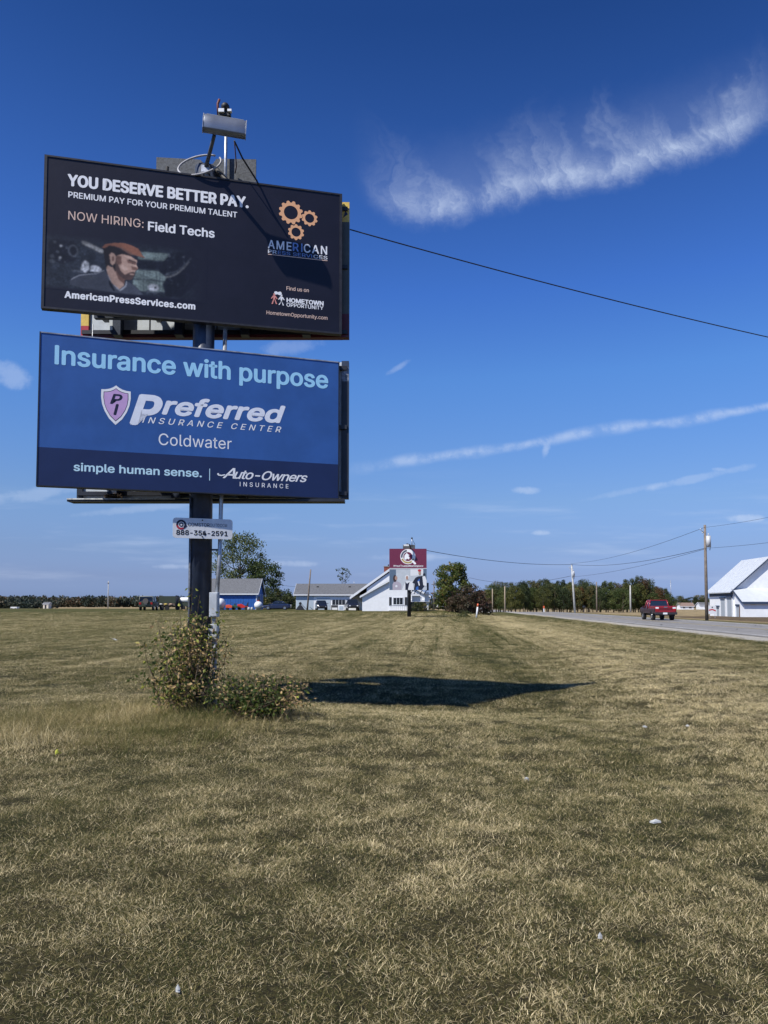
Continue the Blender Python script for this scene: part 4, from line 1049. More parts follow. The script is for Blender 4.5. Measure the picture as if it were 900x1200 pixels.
# white barn across the road
bn = thing('white_barn', 'large white metal barn across the road with a lean-to end', 'barn', (45.4, 100.0, .05), R(-4.0))
barn_w = mat('white_barn_steel', (.80, .82, .84), .5, var=.05, vscale=1.5, bump=.04)
roof_w = mat('white_roof_steel', (.52, .55, .58), .38, var=.05, vscale=1.5)
Lb, Wb, eh, rh = 8.6, 10.4, 3.55, 7.75
MB().prism([(0, 0), (Wb, 0), (Wb, eh), (Wb*.45, rh), (0, eh)], 0, Lb, 'y').build('wall', barn_w, bn)
e = .45
MB().prism([(-.45, eh-.40), (Wb*.45, rh), (Wb*.45, rh+.14), (-.45, eh-.26)], -e, Lb+e, 'y').build('roof', roof_w, bn)
MB().prism([(Wb*.45+.002, rh), (Wb+.45, eh-.34), (Wb+.45, eh-.20), (Wb*.45+.002, rh+.14)], -e, Lb+e, 'y').build('roof', roof_w, bn)
MB().prism([(-.5, eh-.48), (Wb*.45, rh-.07), (Wb+.5, eh-.40), (Wb+.5, eh-.22), (Wb*.45, rh+.13), (-.5, eh-.30)], -e-.05, -e-.005, 'y').build('rake_board', dark_soffit, bn)
box('fascia', dark_soffit, bn, -.05, -.004, .02, Lb-.02, eh-.80, eh-.33)
for i in range(10): box('roof_rib', roof_w, bn, 0, .01, 0, .01, 0, .01) if False else None
for i in range(11):
    yy_ = -e + .1 + i * .92
    MB().prism([(-.44, eh-.255), (Wb*.45-.05, rh+.10), (Wb*.45-.05, rh+.145), (-.44, eh-.21)], yy_, yy_+.03, 'y').build('roof_rib', roof_w, bn)
# lean-to on the near end
ld, lz = 3.0, 1.95
MB().prism([(-ld, 0), (-.003, 0), (-.003, 3.55), (-ld, lz)], .15, Wb, 'x').build('lean_to_wall', barn_w, bn)
MB().prism([(-ld-.3, lz-.10), (-.004, 3.62), (-.004, 3.74), (-ld-.3, lz+.02)], -.1, Wb+.3, 'x').build('lean_to_roof', roof_w, bn)
box('fascia', dark_soffit, bn, -.1, Wb+.3, -ld-.36, -ld-.305, lz-.26, lz+.03)
MB().prism([(-ld-.3, lz-.2), (-.004, 3.50), (-.004, 3.70), (-ld-.3, lz+.0)], -.15, -.105, 'x').build('rake_board', dark_soffit, bn)
dgrey = mat('door_grey', (.34, .38, .42), .5, var=.08)
def door(y0, y1, h, m=dgrey, x=-.03, x2=0):
    d = box('door', m, bn, x, -.003 if x2 == 0 else x2, y0, y1, 0, h)
    box('door_frame', trim_w, d, x-.03, x-.002, y0-.10, y0, 0, h+.08); box('door_frame', trim_w, d, x-.03, x-.002, y1, y1+.10, 0, h+.08)
    box('door_head', dark_soffit, d, x-.16, x-.004, y0-.12, y1+.12, h+.09, h+.30)
    k = max(1, int((y1-y0)/.3))
    for i in range(1, k): box('door_slat', m, d, x-.012, x-.002, y0+(y1-y0)*i/k, y0+(y1-y0)*i/k+.03, .05, h-.05)
door(.35, 2.0, 2.45); door(2.75, 4.3, 2.35); door(4.9, 5.9, 1.2)
d = box('door', dgrey, bn, .10, .148, -1.75, -.75, 0, 1.45); box('door_head', dark_soffit, d, .0, .098, -1.85, -.65, 1.46, 1.66); box('door_post', mat('rust_post', (.12, .06, .04), .7), d, .04, .098, -1.9, -1.82, 0, 1.45)

# yard sign by the barn
ys_ = thing('yard_sign', 'small white yard sign with a red stripe in front of the barn', 'sign', (bx(834, 90), 90, .02))
s_ = MB().box(-.45, .45, -.03, 0, .55, 1.5).build('board', trim_w, ys_)
MB().flat([(-.40, .92), (.0, 1.00), (.40, .84), (.40, 1.0), (0, 1.14), (-.40, 1.06)], -.034).build('red_stripe', mat('sign_red', (.5, .02, .03), .5), s_, fix=False)
MB().flat(ell(0, 1.33, .09, .08, 10), -.034).build('emblem', shut, s_, fix=False)
for x_ in (-.3, .3): box('leg', galv, ys_, x_-.02, x_+.02, -.02, 0, 0, .55)

# far farm house right, left farm bits
fh = thing('far_farmhouse', 'tiny far white farmhouse with a brown roof beyond the red truck', 'house', (bx(797, 380), 380, -.6))
gable_house(fh, 6.6, 5, 1.7, 3.2, siding_w, mat('brown_roof', (.22, .15, .12), .8, var=.2), over=.4)
window(fh, 1.2, 2.2, .6, 1.3, 0); window(fh, 4.2, 5.4, .6, 1.3, 0)
fh2 = thing('far_white_shed', 'tiny white shed beside the far farmhouse', 'shed', (bx(820, 380), 380, -.6)); gable_house(fh2, 6, 5, 2.2, 3.4, siding_w, shingle, over=.3)
window(fh2, 2.2, 3.4, .8, 1.7, 0)
fs_ = thing('far_farm_shed', 'tiny pale farm shed at the edge of the left tree line', 'shed', (bx(51, 320), 320, .0)); gable_house(fs_, 2.2, 3, 2.0, 2.7, mat('pale_buff_siding', (.62, .58, .50), .6), shingle, over=.15)
box('door', shut, fs_, .7, 1.4, -.03, -.002, 0, 1.7)
fw = thing('far_white_trailer', 'low flat white trailer far out at the left field edge', 'trailer', (bx(13, 300), 300, .0)); 
MB().box(0, 2.4, 0, 2, .3, .9).build('body', trim_w, fw); 
for x_ in (.5, 1.9): MB().tube([(x_, -.02, .25), (x_, .2, .25)], .25, 10).build('wheel', black, fw)


# ------------------------------------------------------------------ poles and wires
wood = mat('weathered_wood_pole', (.17, .14, .115), .85, var=.25, vscale=3, bump=.2)
pale_wood = mat('pale_pole', (.42, .42, .40), .8, var=.2, vscale=3)
ceramic = mat('ceramic', (.5, .5, .48), .3)
def pole(label, x, y, h, m=wood, r0=.15, arm=0.0, trans=False, lean=(0, 0), group='utility poles along the road', zb=None):
    z = gz(x, y) if zb is None else zb
    p = thing('utility_pole', label, 'utility pole', (x, y, z), 0, group)
    MB().tube([(0, 0, -.5), (lean[0]*.5, lean[1]*.5, h*.5), (lean[0], lean[1], h)], [r0, r0*.85, r0*.68], 12).build('post', m, p)
    if arm:
        MB().box(lean[0]-arm, lean[0]+arm, lean[1]-.25, lean[1]-.14, h-.75, h-.62).build('crossarm', wood, p)
        for q in (-arm+.1, 0, arm-.1): MB().tube([(lean[0]+q, lean[1]-.19, h-.62), (lean[0]+q, lean[1]-.19, h-.42)], .045, 8).build('insulator', ceramic, p)
    if trans:
        t = MB().tube([(lean[0]+.18, lean[1]-.34, h-2.2), (lean[0]+.18, lean[1]-.34, h-1.1)], .22, 16).build('transformer', mat('transformer_grey', (.5, .52, .54), .4), p)
        MB().tube([(lean[0]+.18, lean[1]-.34, h-1.1), (lean[0]+.18, lean[1]-.34, h-.85)], .04, 8).build('bushing', ceramic, t)
        MB().tube([(lean[0]-.45, lean[1]-.1, h-.5), (lean[0]-.1, lean[1], h-.75)], .035, 6).build('bracket', galv, p)
        MB().ball((lean[0]-.47, lean[1]-.1, h-.42), .07, 8, 6).build('insulator', ceramic, p)
        MB().ball((lean[0]-.30, lean[1]-.1, h-.78), .06, 8, 6).build('insulator', ceramic, p)
        MB().tube([(lean[0]+.35, lean[1]-.1, h-1.0), (lean[0]+.50, lean[1]-.1, h-1.6), (lean[0]+.40, lean[1]-.1, h-2.5)], .03, 6).build('service_drop', black, p)
    return p
zt = lambda py, Y: CAMH + (709 - py) * Y / 900
pole('tall wooden utility pole with a transformer left of the barn', bx(827.5, 75), 75, 9.35, arm=0, trans=True, r0=.165)
pole('pale leaning utility pole at the far road edge in front of the wood', bx(673.5, 135), 135, zt(662, 135) - gz(bx(673, 135), 135), pale_wood, .20, arm=.0, trans=True, lean=(-.5, 0))
pole('bare brown pole in front of the wood right of the pale leaning pole', bx(699, 190), 190, zt(682, 190) - gz(bx(699, 190), 190), wood, .2)
pole('short pale pole in front of the wood, nearest the red truck', bx(738.5, 200), 200, zt(686, 200) - gz(bx(739, 200), 200), pale_wood, .24)
pole('brown pole left of the wood, right one of a pair', bx(591.5, 175), 175, zt(687, 175) - gz(bx(591, 175), 175), mat('tan_pole', (.30, .24, .17), .8, var=.2), .18)
pole('brown pole left of the wood, left one of a pair', bx(577, 180), 180, zt(690, 180) - gz(bx(577, 180), 180), mat('tan_pole', ()), .16)
pole('utility pole with a crossarm between the billboard and the round maple', bx(508.5, 160), 160, zt(681, 160) - gz(bx(508, 160), 160), wood, .14, arm=.5)
pole('leaning bare wooden pole in front of the long pale house', bx(360, 124), 124, zt(668.5, 124) - .65, wood, .15, lean=(.55, 0), group=None)
pole('small distant grey pole standing alone in the left field', bx(127, 240), 240, zt(682, 240) - .1, pale_wood, .17, arm=.35, group=None)
pole('roadside pole beyond the right edge', 29.2, 26, 9.35, arm=.0, trans=True, r0=.2)

wire_m = mat('wire_black', (.018, .02, .026), .5)
def wire(label, p0, p1, sag, r0, n_=40, cat='wire'):
    p0 = Vector(p0); p1 = Vector(p1); pts_ = []
    for i in range(n_ + 1):
        t = i / n_; q = p0.lerp(p1, t); q.z -= 4 * sag * t * (1 - t); pts_.append(q)
    o = MB().tube(pts_, r0, 6).build('overhead_wire', wire_m, None, fix=False); tag(o, label, cat, 'overhead wires')
    return o
P826 = lambda py: (bx(826.5, 75), 75, zt(py, 75)); P672 = lambda py, px=671: (bx(px, 135), 135, zt(py, 135))
wire('thick black cable running from the near sign to the upper right', (-.62, 13.65, 8.45), (29.0, 26, 8.35), .62, .011, 80)
wire('middle wire sagging from the maroon billboard to the leaning pale pole', (bx(500, 97), 97, zt(645, 97)), P672(661.5), .6, .035)
wire('middle wire between the leaning pale pole and the transformer pole', P672(661.5), P826(642.5), .75, .026)
wire('top wire between the leaning pale pole and the transformer pole', P672(660.5, 669), P826(618), .7, .018)
wire('lowest wire between the leaning pale pole and the transformer pole', P672(676), P826(643.5), .45, .018)
wire('top wire leaving the transformer pole to the right edge', P826(618), (29.2, 26, 9.3), .75, .012)
wire('lower wire leaving the transformer pole to the right edge', P826(642.5), (29.2, 26, 6.9), .6, .014)
wire('thin wire sloping down from the leaning pale pole to the maple', P672(675, 669), (bx(550, 170), 170, zt(677, 170)), 1.2, .03)
wire('thin wire from the blue shed tree to the long house', (bx(308, 150), 150, zt(679, 150)), (bx(347, 133), 133, zt(687.5, 133)), .3, .022)

# radio mast
am = thing('radio_mast', 'very thin far lattice mast right of the wood', 'mast', (bx(786, 800), 800, -.5))
for a in (0, 2.1, 4.2): MB().tube([(.5*math.cos(a), .5*math.sin(a), 0), (.15*math.cos(a), .15*math.sin(a), 28)], .10, 5).build('leg', galv, am)
for i in range(12): MB().tube([(-.4, 0, i*2.3), (.4, 0, i*2.3 + 2.3)], .06, 4).build('brace', galv, am)

# marker post
mp = thing('marker_post', 'leaning white plastic marker post with an orange top in the grass', 'marker post', (bx(558, 95), 95, gz(11.4, 95)))
mp.rotation_euler = (0, R(7), 0)
MB().tube([(0, 0, -.1), (0, 0, 1.35)], .10, 12).build('post', trim_w, mp); MB().tube([(0, 0, 1.355), (0, 0, 1.75)], .11, 12).build('cap', mat('orange_cap', (.62, .12, .04), .5), mp)
mp = thing('marker_post', 'small red and white marker post at the far road edge', 'marker post', (bx(637, 165), 165, gz(bx(637, 165), 165)))
MB().box(-.12, .12, -.05, .05, 0, .75).build('post', trim_w, mp); MB().box(-.16, .16, -.06, .06, .76, 1.3).build('cap', mat('orange_cap', ()), mp)
mb_ = thing('mailbox', 'dark mailbox on a post beside the far road edge', 'mailbox', (bx(684, 150), 150, gz(bx(684, 150), 150)))
box('post', wood, mb_, -.06, .06, -.06, .06, 0, 1.0); MB().prism([(-.2, 1.0), (.2, 1.0), (.2, 1.25), (.1, 1.38), (-.1, 1.38), (-.2, 1.25)], -.3, .3).build('mailbox_body', shut, mb_)


# ------------------------------------------------------------------ second billboard
YB = 97.0; XB = bx(479.5, YB)
b2 = thing('billboard', 'distant maroon and white billboard on a black pole before the white house', 'billboard', (XB, YB, gz(XB, YB)))
zb = gz(XB, YB); zr = lambda py: zt(py, YB) - zb
l2 = lambda px: bx(px, YB) - XB
MB().tube([(0, .35, -.3), (0, .35, zr(645))], .24, 18).build('pole', shut, b2)
mar = mat('maroon_ad', (.16, .022, .06), .5, var=.08)
m1 = MB().box(l2(456.3), l2(500), -.06, .05, zr(665.8), zr(643)).build('sign_face', mar, b2); m1['label'] = 'maroon advertisement with a large letter Q'
gold = mat('gold_ink', (.48, .36, .14), .4, var=.3, vscale=4)
cx_, cz_ = l2(478), zr(652.3)
g = MB(); ring_poly(g, cx_, cz_, .58, .96, -.068, n=36); g.build('letter_q', white_ink, m1, fix=False)
g = MB(); ring_poly(g, cx_, cz_, .66, .88, -.074, 200, 340, n=20); g.build('letter_q', gold, m1, fix=False)
g = MB(); ring_poly(g, cx_, cz_, .66, .88, -.074, 100, 190, n=20); g.build('letter_q', mat('grey_ink', ()), m1, fix=False)
MB().flat([(cx_+.45, cz_-.55), (cx_+.62, cz_-.40), (cx_+1.05, cz_-.85), (cx_+.95, cz_-1.0), (cx_+.80, cz_-.98)], -.08).build('letter_tail', white_ink, m1, fix=False)
MB().flat([(cx_-.45, cz_-.30), (cx_-.42, cz_+.15), (cx_-.22, cz_+.38), (cx_-.10, cz_+.50), (cx_-.05, cz_+.34), (cx_+.20, cz_+.18), (cx_+.05, cz_+.08), (cx_+.22, cz_-.1), (cx_+.15, cz_-.38), (cx_-.12, cz_-.25), (cx_-.25, cz_-.42)], -.078).build('horse_emblem', white_ink, m1, fix=False)
text('lettering', '#YourTrustedMarketplace', l2(461), l2(496), zr(664.2), .22, white_ink, m1, y=-.068, bold=.03)
m2 = MB().box(l2(456.3), l2(500), -.06, .05, zr(691.5), zr(666.1)).build('sign_face', mat('pale_ad', (.50, .54, .58), .5, var=.06, vscale=2), b2); m2['label'] = 'pale advertisement showing four people in work clothes'
pr = MB(); pmats = [mat('ad_slate', (.10, .15, .22), .5), mat('ad_white', (.72, .74, .76), .5), mat('ad_skin', (.42, .26, .20), .5), mat('ad_dark', (.012, .016, .035), .5), mat('ad_blue', (.03, .12, .42), .5), mat('ad_red', (.5, .03, .04), .5), mat('ad_mauve', (.42, .38, .44), .5), mat('ad_hair', (.05, .03, .03), .5)]
_k = [0]
def pp(mi_, poly): _k[0] += 1; pr.cur = mi_; pr.flat([(l2(a), zr(b_)) for a, b_ in poly], -.062 - .0015*_k[0])
pe = lambda mi_, cx, cy, rx, ry: pp(mi_, [(cx + rx*math.cos(t), cy + ry*math.sin(t)) for t in np.linspace(0, 6.28, 14)[:-1]])
pp(0, [(456.4, 691.4), (456.4, 667.5), (464, 667.5), (464, 691.4)]); pp(1, [(481, 675), (497, 674), (497, 667), (481, 667)]); pp(0, [(496, 680), (496, 667), (499.9, 667), (499.9, 680)])
pp(6, [(460, 691.4), (460, 685), (461.5, 682), (465, 681), (469, 683), (470.5, 686), (470, 691.4)]); pe(7, 462.8, 678, 2.2, 4.2); pe(2, 464.2, 677.5, 1.5, 2.4); pe(1, 464.5, 687, 1.4, 1.4)
pp(1, [(471, 691.4), (474, 684), (476, 681), (480, 681), (484, 684), (485, 691.4)]); pp(3, [(475, 691.4), (475, 682), (477, 684), (480, 682), (480, 691.4)]); pe(1, 477, 676.6, 2.5, 3.0); pe(2, 477, 677.2, 1.5, 2.4)
pp(1, [(478, 691.4), (480, 682), (484, 681), (485, 691.4)]); pp(3, [(483, 683), (487, 677), (490, 675.5), (495, 675), (497.5, 679), (497, 687), (494, 691.4), (485, 691.4), (486, 684)])
pp(4, [(489, 681), (491.5, 678), (492, 680), (490, 684)]); pp(4, [(487, 691.4), (487.5, 688), (490, 687), (490.5, 691.4)]); pp(1, [(489.5, 681.5), (491, 681), (492, 686), (490.8, 686.5)])
pe(2, 491.8, 671.5, 1.5, 2.6); pe(5, 491.6, 668.6, 2.0, 1.4); pp(1, [(495, 676), (498, 675), (499.8, 680), (499.8, 687), (496, 686)]); pe(3, 497, 673.5, 1.4, 1.8)
pr.build('printed_people', pmats, m2, fix=False)
box('trim', trim_w, m2, l2(456.3), l2(500), -.09, -.066, zr(666.5), zr(665.9))
# angled rear face peeking out, catwalk and lower rear panel
MB().box(l2(500.3), l2(502.5), .10, .2, zr(692), zr(683)).build('rear_panel', shut, b2)
MB().box(l2(478), l2(501), .15, .75, zr(696.5), zr(695.8)).build('catwalk', galv, b2)
MB().box(l2(483), l2(493), .80, .86, zr(705), zr(698)).build('rear_panel', trim_w, b2); MB().box(l2(498), l2(503), .80, .86, zr(705), zr(694)).build('rear_panel', trim_w, b2)
for px in (481, 485, 492, 497): MB().tube([(l2(px), .1, zr(696)), (l2(px) + .35, .5, zr(691.6))], .05, 6).build('brace', shut, b2)
box('back_plate', sheetgrey, b2, l2(472.3), l2(486.5), .1, .15, zr(643), zr(638.3))
MB().box(l2(473), l2(479), -1.0, -.7, zr(640.5), zr(638.6)).build('light_fixture', trim_w, b2)
MB().tube([(l2(481.5), .0, zr(642.6)), (l2(480), -.5, zr(638.8)), (l2(476.5), -.85, zr(638))], .09, 8).build('light_arm', shut, b2)
MB().tube([(l2(482.8), .1, zr(640)), (l2(482.8), .1, zr(631))], .05, 8).build('mast', galv, b2); MB().ball((l2(482.8), .1, zr(630.5)), .12, 8, 6).build('camera_dome', shut, b2)
MB().tube([(l2(483), .1, zr(631)), (l2(486.5), .1, zr(638))], .025, 5).build('drop_cable', shut, b2)


# ------------------------------------------------------------------ vehicles
tyre = mat('tyre', (.015, .015, .016), .8); chrome = mat('chrome', (.6, .6, .62), .2, metal=1.0); redl = mat('red_lens', (.35, .01, .01), .2); whitel = mat('clear_lens', (.75, .76, .78), .15)
car_glass = mat('car_glass', (.012, .016, .022), .05, spec=.9)
def ring8(x, w, z0, z1, c=.10):
    return [(x, -w, z0 + c), (x, -w + c*.4, z0), (x, w - c*.4, z0), (x, w, z0 + c), (x, w, z1 - c), (x, w - c, z1), (x, -w + c, z1), (x, -w, z1 - c)]
def wheels(root, xs, tw, r_, wdt=.22):
    for x in xs:
        for s_ in (-1, 1):
            y0 = s_ * tw; y1 = s_ * (tw - wdt)
            wl = MB().tube([(x, y0, r_), (x, y1, r_)], r_, 20).build('wheel', tyre, root)
            MB().tube([(x, y0 + s_*.012, r_), (x, y0 - s_*.02, r_)], r_*.6, 16).build('rim', chrome, wl)
def vehicle(name, label, cat, loc, rz, paint, body, cab, wxs, wr, hw, group='parked vehicles', lights=True, plate=True):
    """body: (x, z0, z1, halfwidth) sections; cab: (x, z0, z1, w0, w1) sections from windscreen base to rear"""
    root = thing(name, label, cat, loc, rz, group)
    b_ = MB(); b_.smooth = False
    b_.loft([ring8(x, w_, z0, z1) for x, z0, z1, w_ in body]); b_.build('body', paint, root, bevel=.03)
    g = MB(); rings = []
    for x, z0, z1, w0, w1 in cab: rings.append([(x, -w0, z0), (x, w0, z0), (x, w1, z1), (x, -w1, z1)])
    g.loft(rings); g.build('windows', car_glass, root)
    # roof skin and pillars
    rf = MB(); top = [q for q in cab if q[2] > max(c[2] for c in cab) - .12]
    rf.loft([[(x, -w1 - .02, z1 - .05), (x, w1 + .02, z1 - .05), (x, w1 - .02, z1 + .035), (x, -w1 + .02, z1 + .035)] for x, z0, z1, w0, w1 in top]); rf.build('roof', paint, root, bevel=.02)
    for s_ in (-1, 1):
        for i in (0, len(cab) - 1):
            a = cab[i]; b2_ = top[0] if i == 0 else top[-1]
            MB().tube([(a[0], s_*a[3], a[1]), (b2_[0], s_*(b2_[4] + .01), b2_[2] - .02)], .045, 6).build('pillar', paint, root)
        mid_ = (top[0][0] + top[-1][0]) / 2
        MB().tube([(mid_, s_*(top[0][3] + .01), cab[0][1]), (mid_, s_*(top[0][4] + .015), top[0][2] - .02)], .045, 6).build('pillar', paint, root)
        MB().box(cab[0][0] - .25, cab[0][0] - .08, s_*hw, s_*(hw + .14), cab[0][1] + .02, cab[0][1] + .16).build('mirror', paint, root) if s_ > 0 else MB().box(cab[0][0] - .25, cab[0][0] - .08, -(hw + .14), -hw, cab[0][1] + .02, cab[0][1] + .16).build('mirror', paint, root)
    wheels(root, wxs, hw, wr)
    f, r_ = body[0], body[-1]
    for s_ in (-1, 1):
        y0, y1 = sorted((s_*(f[3] - .08), s_*(f[3] - .42)))
        MB().box(f[0] - .04, f[0] + .02, y0, y1, f[1] + (f[2]-f[1])*.45, f[1] + (f[2]-f[1])*.8).build('headlight', whitel, root) if f[0] < r_[0] else MB().box(f[0] - .02, f[0] + .04, y0, y1, f[1] + (f[2]-f[1])*.45, f[1] + (f[2]-f[1])*.8).build('headlight', whitel, root)
        y0, y1 = sorted((s_*(r_[3] - .04), s_*(r_[3] - .30)))
        MB().box(r_[0] - .03, r_[0] + .03, y0, y1, r_[1] + (r_[2]-r_[1])*.45, r_[1] + (r_[2]-r_[1])*.85).build('tail_light', redl, root)
    MB().box(f[0] - .05, f[0] + .05, -.5, .5, f[1] + .15, f[1] + .35).build('grille', shut, root)
    if plate: MB().box(r_[0] - .05, r_[0] + .05, -.16, .16, r_[1] + .30, r_[1] + .42).build('plate', whitel, root)
    return root
# local axes: +x is the rear (bodies are listed front first at small x)
navy_p = mat('navy_car_paint', (.012, .022, .065), .22, spec=.6, coat=.6); dark_p = mat('black_blue_car_paint', (.012, .016, .03), .2, spec=.6, coat=.6)
oliv_p = mat('olive_green_paint', (.045, .055, .035), .4, var=.2)
YC = 126; zc = gz(bx(324, YC), YC)
SED = [(0, .35, .62, .66), (.15, .25, .74, .80), (1.2, .22, .86, .87), (1.5, .22, .92, .88), (3.4, .22, .94, .88), (4.1, .26, .95, .84), (4.45, .32, .86, .74), (4.55, .42, .74, .66)]
SEDC = [(1.25, .86, .90, .78, .74), (1.95, .88, 1.38, .80, .60), (2.5, .90, 1.45, .80, .62), (3.1, .90, 1.42, .80, .62), (3.95, .92, .98, .76, .70)]
vehicle('parked_sedan', 'dark blue sedan parked side-on beside the blue shed', 'car', (bx(308.5, YC), YC, zc), R(2), navy_p, SED, SEDC, (.9, 3.6), .33, .88)
HAT = [(0, .35, .70, .66), (.15, .25, .84, .82), (1.0, .22, .98, .88), (3.8, .22, 1.02, .88), (4.2, .30, 1.0, .80)]
HATC = [(.95, .96, 1.0, .80, .76), (1.7, .98, 1.52, .82, .64), (3.3, 1.0, 1.56, .82, .64), (4.1, 1.0, 1.10, .78, .70)]
vehicle('parked_hatchback', 'dark hatchback facing the camera by the garage of the long house', 'car', (bx(378, 125), 125, gz(bx(378, 125), 125)), R(100), dark_p, HAT, HATC, (.85, 3.4), .33, .88)
TRK = [(0, .55, .95, .80), (.12, .42, 1.12, .95), (1.4, .40, 1.20, .98), (5.3, .45, 1.20, .98), (5.5, .55, 1.15, .94)]
TRKC = [(1.3, 1.15, 1.2, .90, .86), (1.95, 1.18, 1.80, .90, .74), (3.2, 1.18, 1.82, .90, .74), (3.6, 1.18, 1.25, .88, .84)]
vehicle('parked_pickup', 'dark pickup truck facing the camera under the long house windows', 'truck', (bx(414.5, 124), 124, gz(bx(414, 124), 124)), R(97), dark_p, TRK, TRKC, (1.0, 4.2), .42, .98)
SUV = [(0, .55, 1.0, .78), (.15, .45, 1.12, .90), (1.0, .42, 1.16, .92), (3.9, .42, 1.18, .92), (4.1, .50, 1.16, .88)]
SUVC = [(1.0, 1.12, 1.16, .84, .80), (1.5, 1.14, 1.84, .86, .76), (3.7, 1.14, 1.86, .86, .78), (4.0, 1.16, 1.2, .86, .80)]
YG = 120
su = vehicle('parked_off_roader', 'boxy olive off-roader seen from behind with a spare wheel', 'car', (bx(168, YG), YG + 4.6, gz(bx(168, YG), YG)), R(-84), oliv_p, SUV, SUVC, (.8, 3.3), .40, .92)
su.scale = (1.2, 1.2, 1.2)
MB().tube([(4.12, 0, 1.22), (4.34, 0, 1.22)], .36, 18).build('spare_wheel', mat('spare_cover', (.10, .09, .08), .6), su)
MB().tube([(4.06, -.86, 1.15), (4.02, -.80, 1.84), (4.02, .80, 1.84), (4.06, .86, 1.15)], .05, 6).build('rear_frame', mat('pale_frame', (.35, .36, .30), .5), su)
# dump trailer behind
dt = thing('box_trailer', 'dark green high sided trailer loaded with scrap left of the pole', 'trailer', (bx(186.5, 122), 122, gz(-35, 122)), R(3), 'parked vehicles')
MB().box(0, 2.6, 0, 1.9, 1.15, 2.25).build('box', oliv_p, dt); MB().box(.0, 2.5, 0, 1.9, .72, 1.1).build('bed', mat('rusty_bed', (.12, .09, .07), .7, var=.4), dt)
MB().box(2.61, 2.68, -.03, 1.93, .6, 2.35).build('tailgate', shut, dt)
for i, (c_, a) in enumerate((((.55, .42, .10), 1.1), ((.5, .5, .48), .35), ((.45, .30, .22), 1.9))): MB().ball((a, -.12, .95), (.28, .1, .14), 8, 6).build('load_item', mat('load_%d' % 0 if i == 0 else ('load_pale' if i == 1 else 'load_tan'), c_, .7), dt)
for x_ in (.5, 1.3): MB().tube([(x_, -.12, .36), (x_, .1, .36)], .36, 14).build('wheel', tyre, dt)
ft = thing('flat_trailer', 'low dark flatbed trailer standing just left of the sign pole', 'trailer', (bx(205.5, 123), 123, gz(-32, 123)), 0, 'parked vehicles')
MB().box(0, 6.5, 0, 2, .62, 1.2).build('side_board', oliv_p, ft)
for x_ in (.4, 1.3, 2.2, 3.0): MB().tube([(x_, -.12, .36), (x_, .1, .36)], .35, 14).build('wheel', tyre, ft)
wt = thing('liquid_tank', 'white plastic tank on the flat trailer behind the pole', 'tank', (bx(215.5, 124), 124, gz(-32, 124) + 1.2)); MB().tube([(-.55, 0, .42), (-.45, 0, .42), (1.6, 0, .42), (1.7, 0, .42)], [.28, .42, .42, .28], 16).build('tank_shell', trim_w, wt)

# pickup on the road, driving away
redp = mat('red_truck_paint', (.26, .012, .022), .25, spec=.6, coat=.5, var=.1); darkr = mat('dark_truck_side', (.035, .012, .018), .3, var=.3, coat=.3)
YT = 70; xt = bx(779.5, YT)
tk = thing('pickup_truck', 'old red pickup truck driving away on the road', 'truck', (xt, YT, gz(xt, YT) + .03), R(-4.5))
# local: +y forward, rear at y=0
def rbox(o, nm, m, x0, x1, y0, y1, z0, z1, bev=.03): return MB().box(x0, x1, y0, y1, z0, z1).build(nm, m, o, bevel=bev)
rbox(tk, 'body', darkr, -.98, .98, .06, 5.2, .62, 1.05)
bd = MB(); bd.box(-.98, -.90, .08, 2.15, 1.052, 1.30).box(.90, .98, .08, 2.15, 1.052, 1.30).build('bed_side', redp, tk, bevel=.02)
tg = rbox(tk, 'tailgate', redp, -.90, .90, .0, .07, .72, 1.30); box('tailgate_band', mat('dark_red_band', (.12, .008, .014), .35), tg, -.78, .78, -.012, -.002, .92, 1.12)
for s_ in (-1, 1):
    x0_, x1_ = sorted((s_*.62, s_*.90)); box('tail_light', whitel, tk, x0_, x1_, -.03, -.004, 1.06, 1.2); box('tail_light_lens', redl, tk, x0_, x1_, -.03, -.004, .88, 1.055)  # white upper blocks paint the reflection on the tail-lights
box('tailgate_handle', chrome, tk, -.16, .16, -.03, -.004, 1.15, 1.22)
bp_ = rbox(tk, 'bumper', mat('bumper_dark', (.03, .03, .035), .4), -.99, .99, -.16, -.02, .52, .72); box('plate', whitel, bp_, -.28, .10, -.18, -.165, .54, .70)
cabm = MB(); cabm.loft([[(-.90, y_, 1.06), (.90, y_, 1.06), (w_, y2, zt_), (-w_, y2, zt_)] for y_, y2, w_, zt_ in ((2.18, 2.30, .74, 1.78), (2.9, 2.9, .75, 1.82), (3.6, 3.4, .74, 1.80))]); cabm.build('cab_windows', car_glass, tk)
rbox(tk, 'cab_roof', redp, -.77, .77, 2.26, 3.45, 1.78, 1.87)
for s_ in (-1, 1):
    for (y0_, y1_) in ((2.15, 2.29), (2.95, 2.95), (3.75, 3.40)): MB().tube([(s_*.92, y0_, 1.03), (s_*.76, y1_, 1.80)], .055, 6).build('pillar', redp, tk)
    x0_, x1_ = sorted((s_*.98, s_*1.20)); box('mirror', darkr, tk, x0_, x1_, 3.4, 3.5, 1.12, 1.30)
box('cab_sill', redp, tk, -.90, .90, 2.12, 2.17, 1.052, 1.16)
rbox(tk, 'hood', darkr, -.93, .93, 3.7, 5.15, 1.052, 1.16)
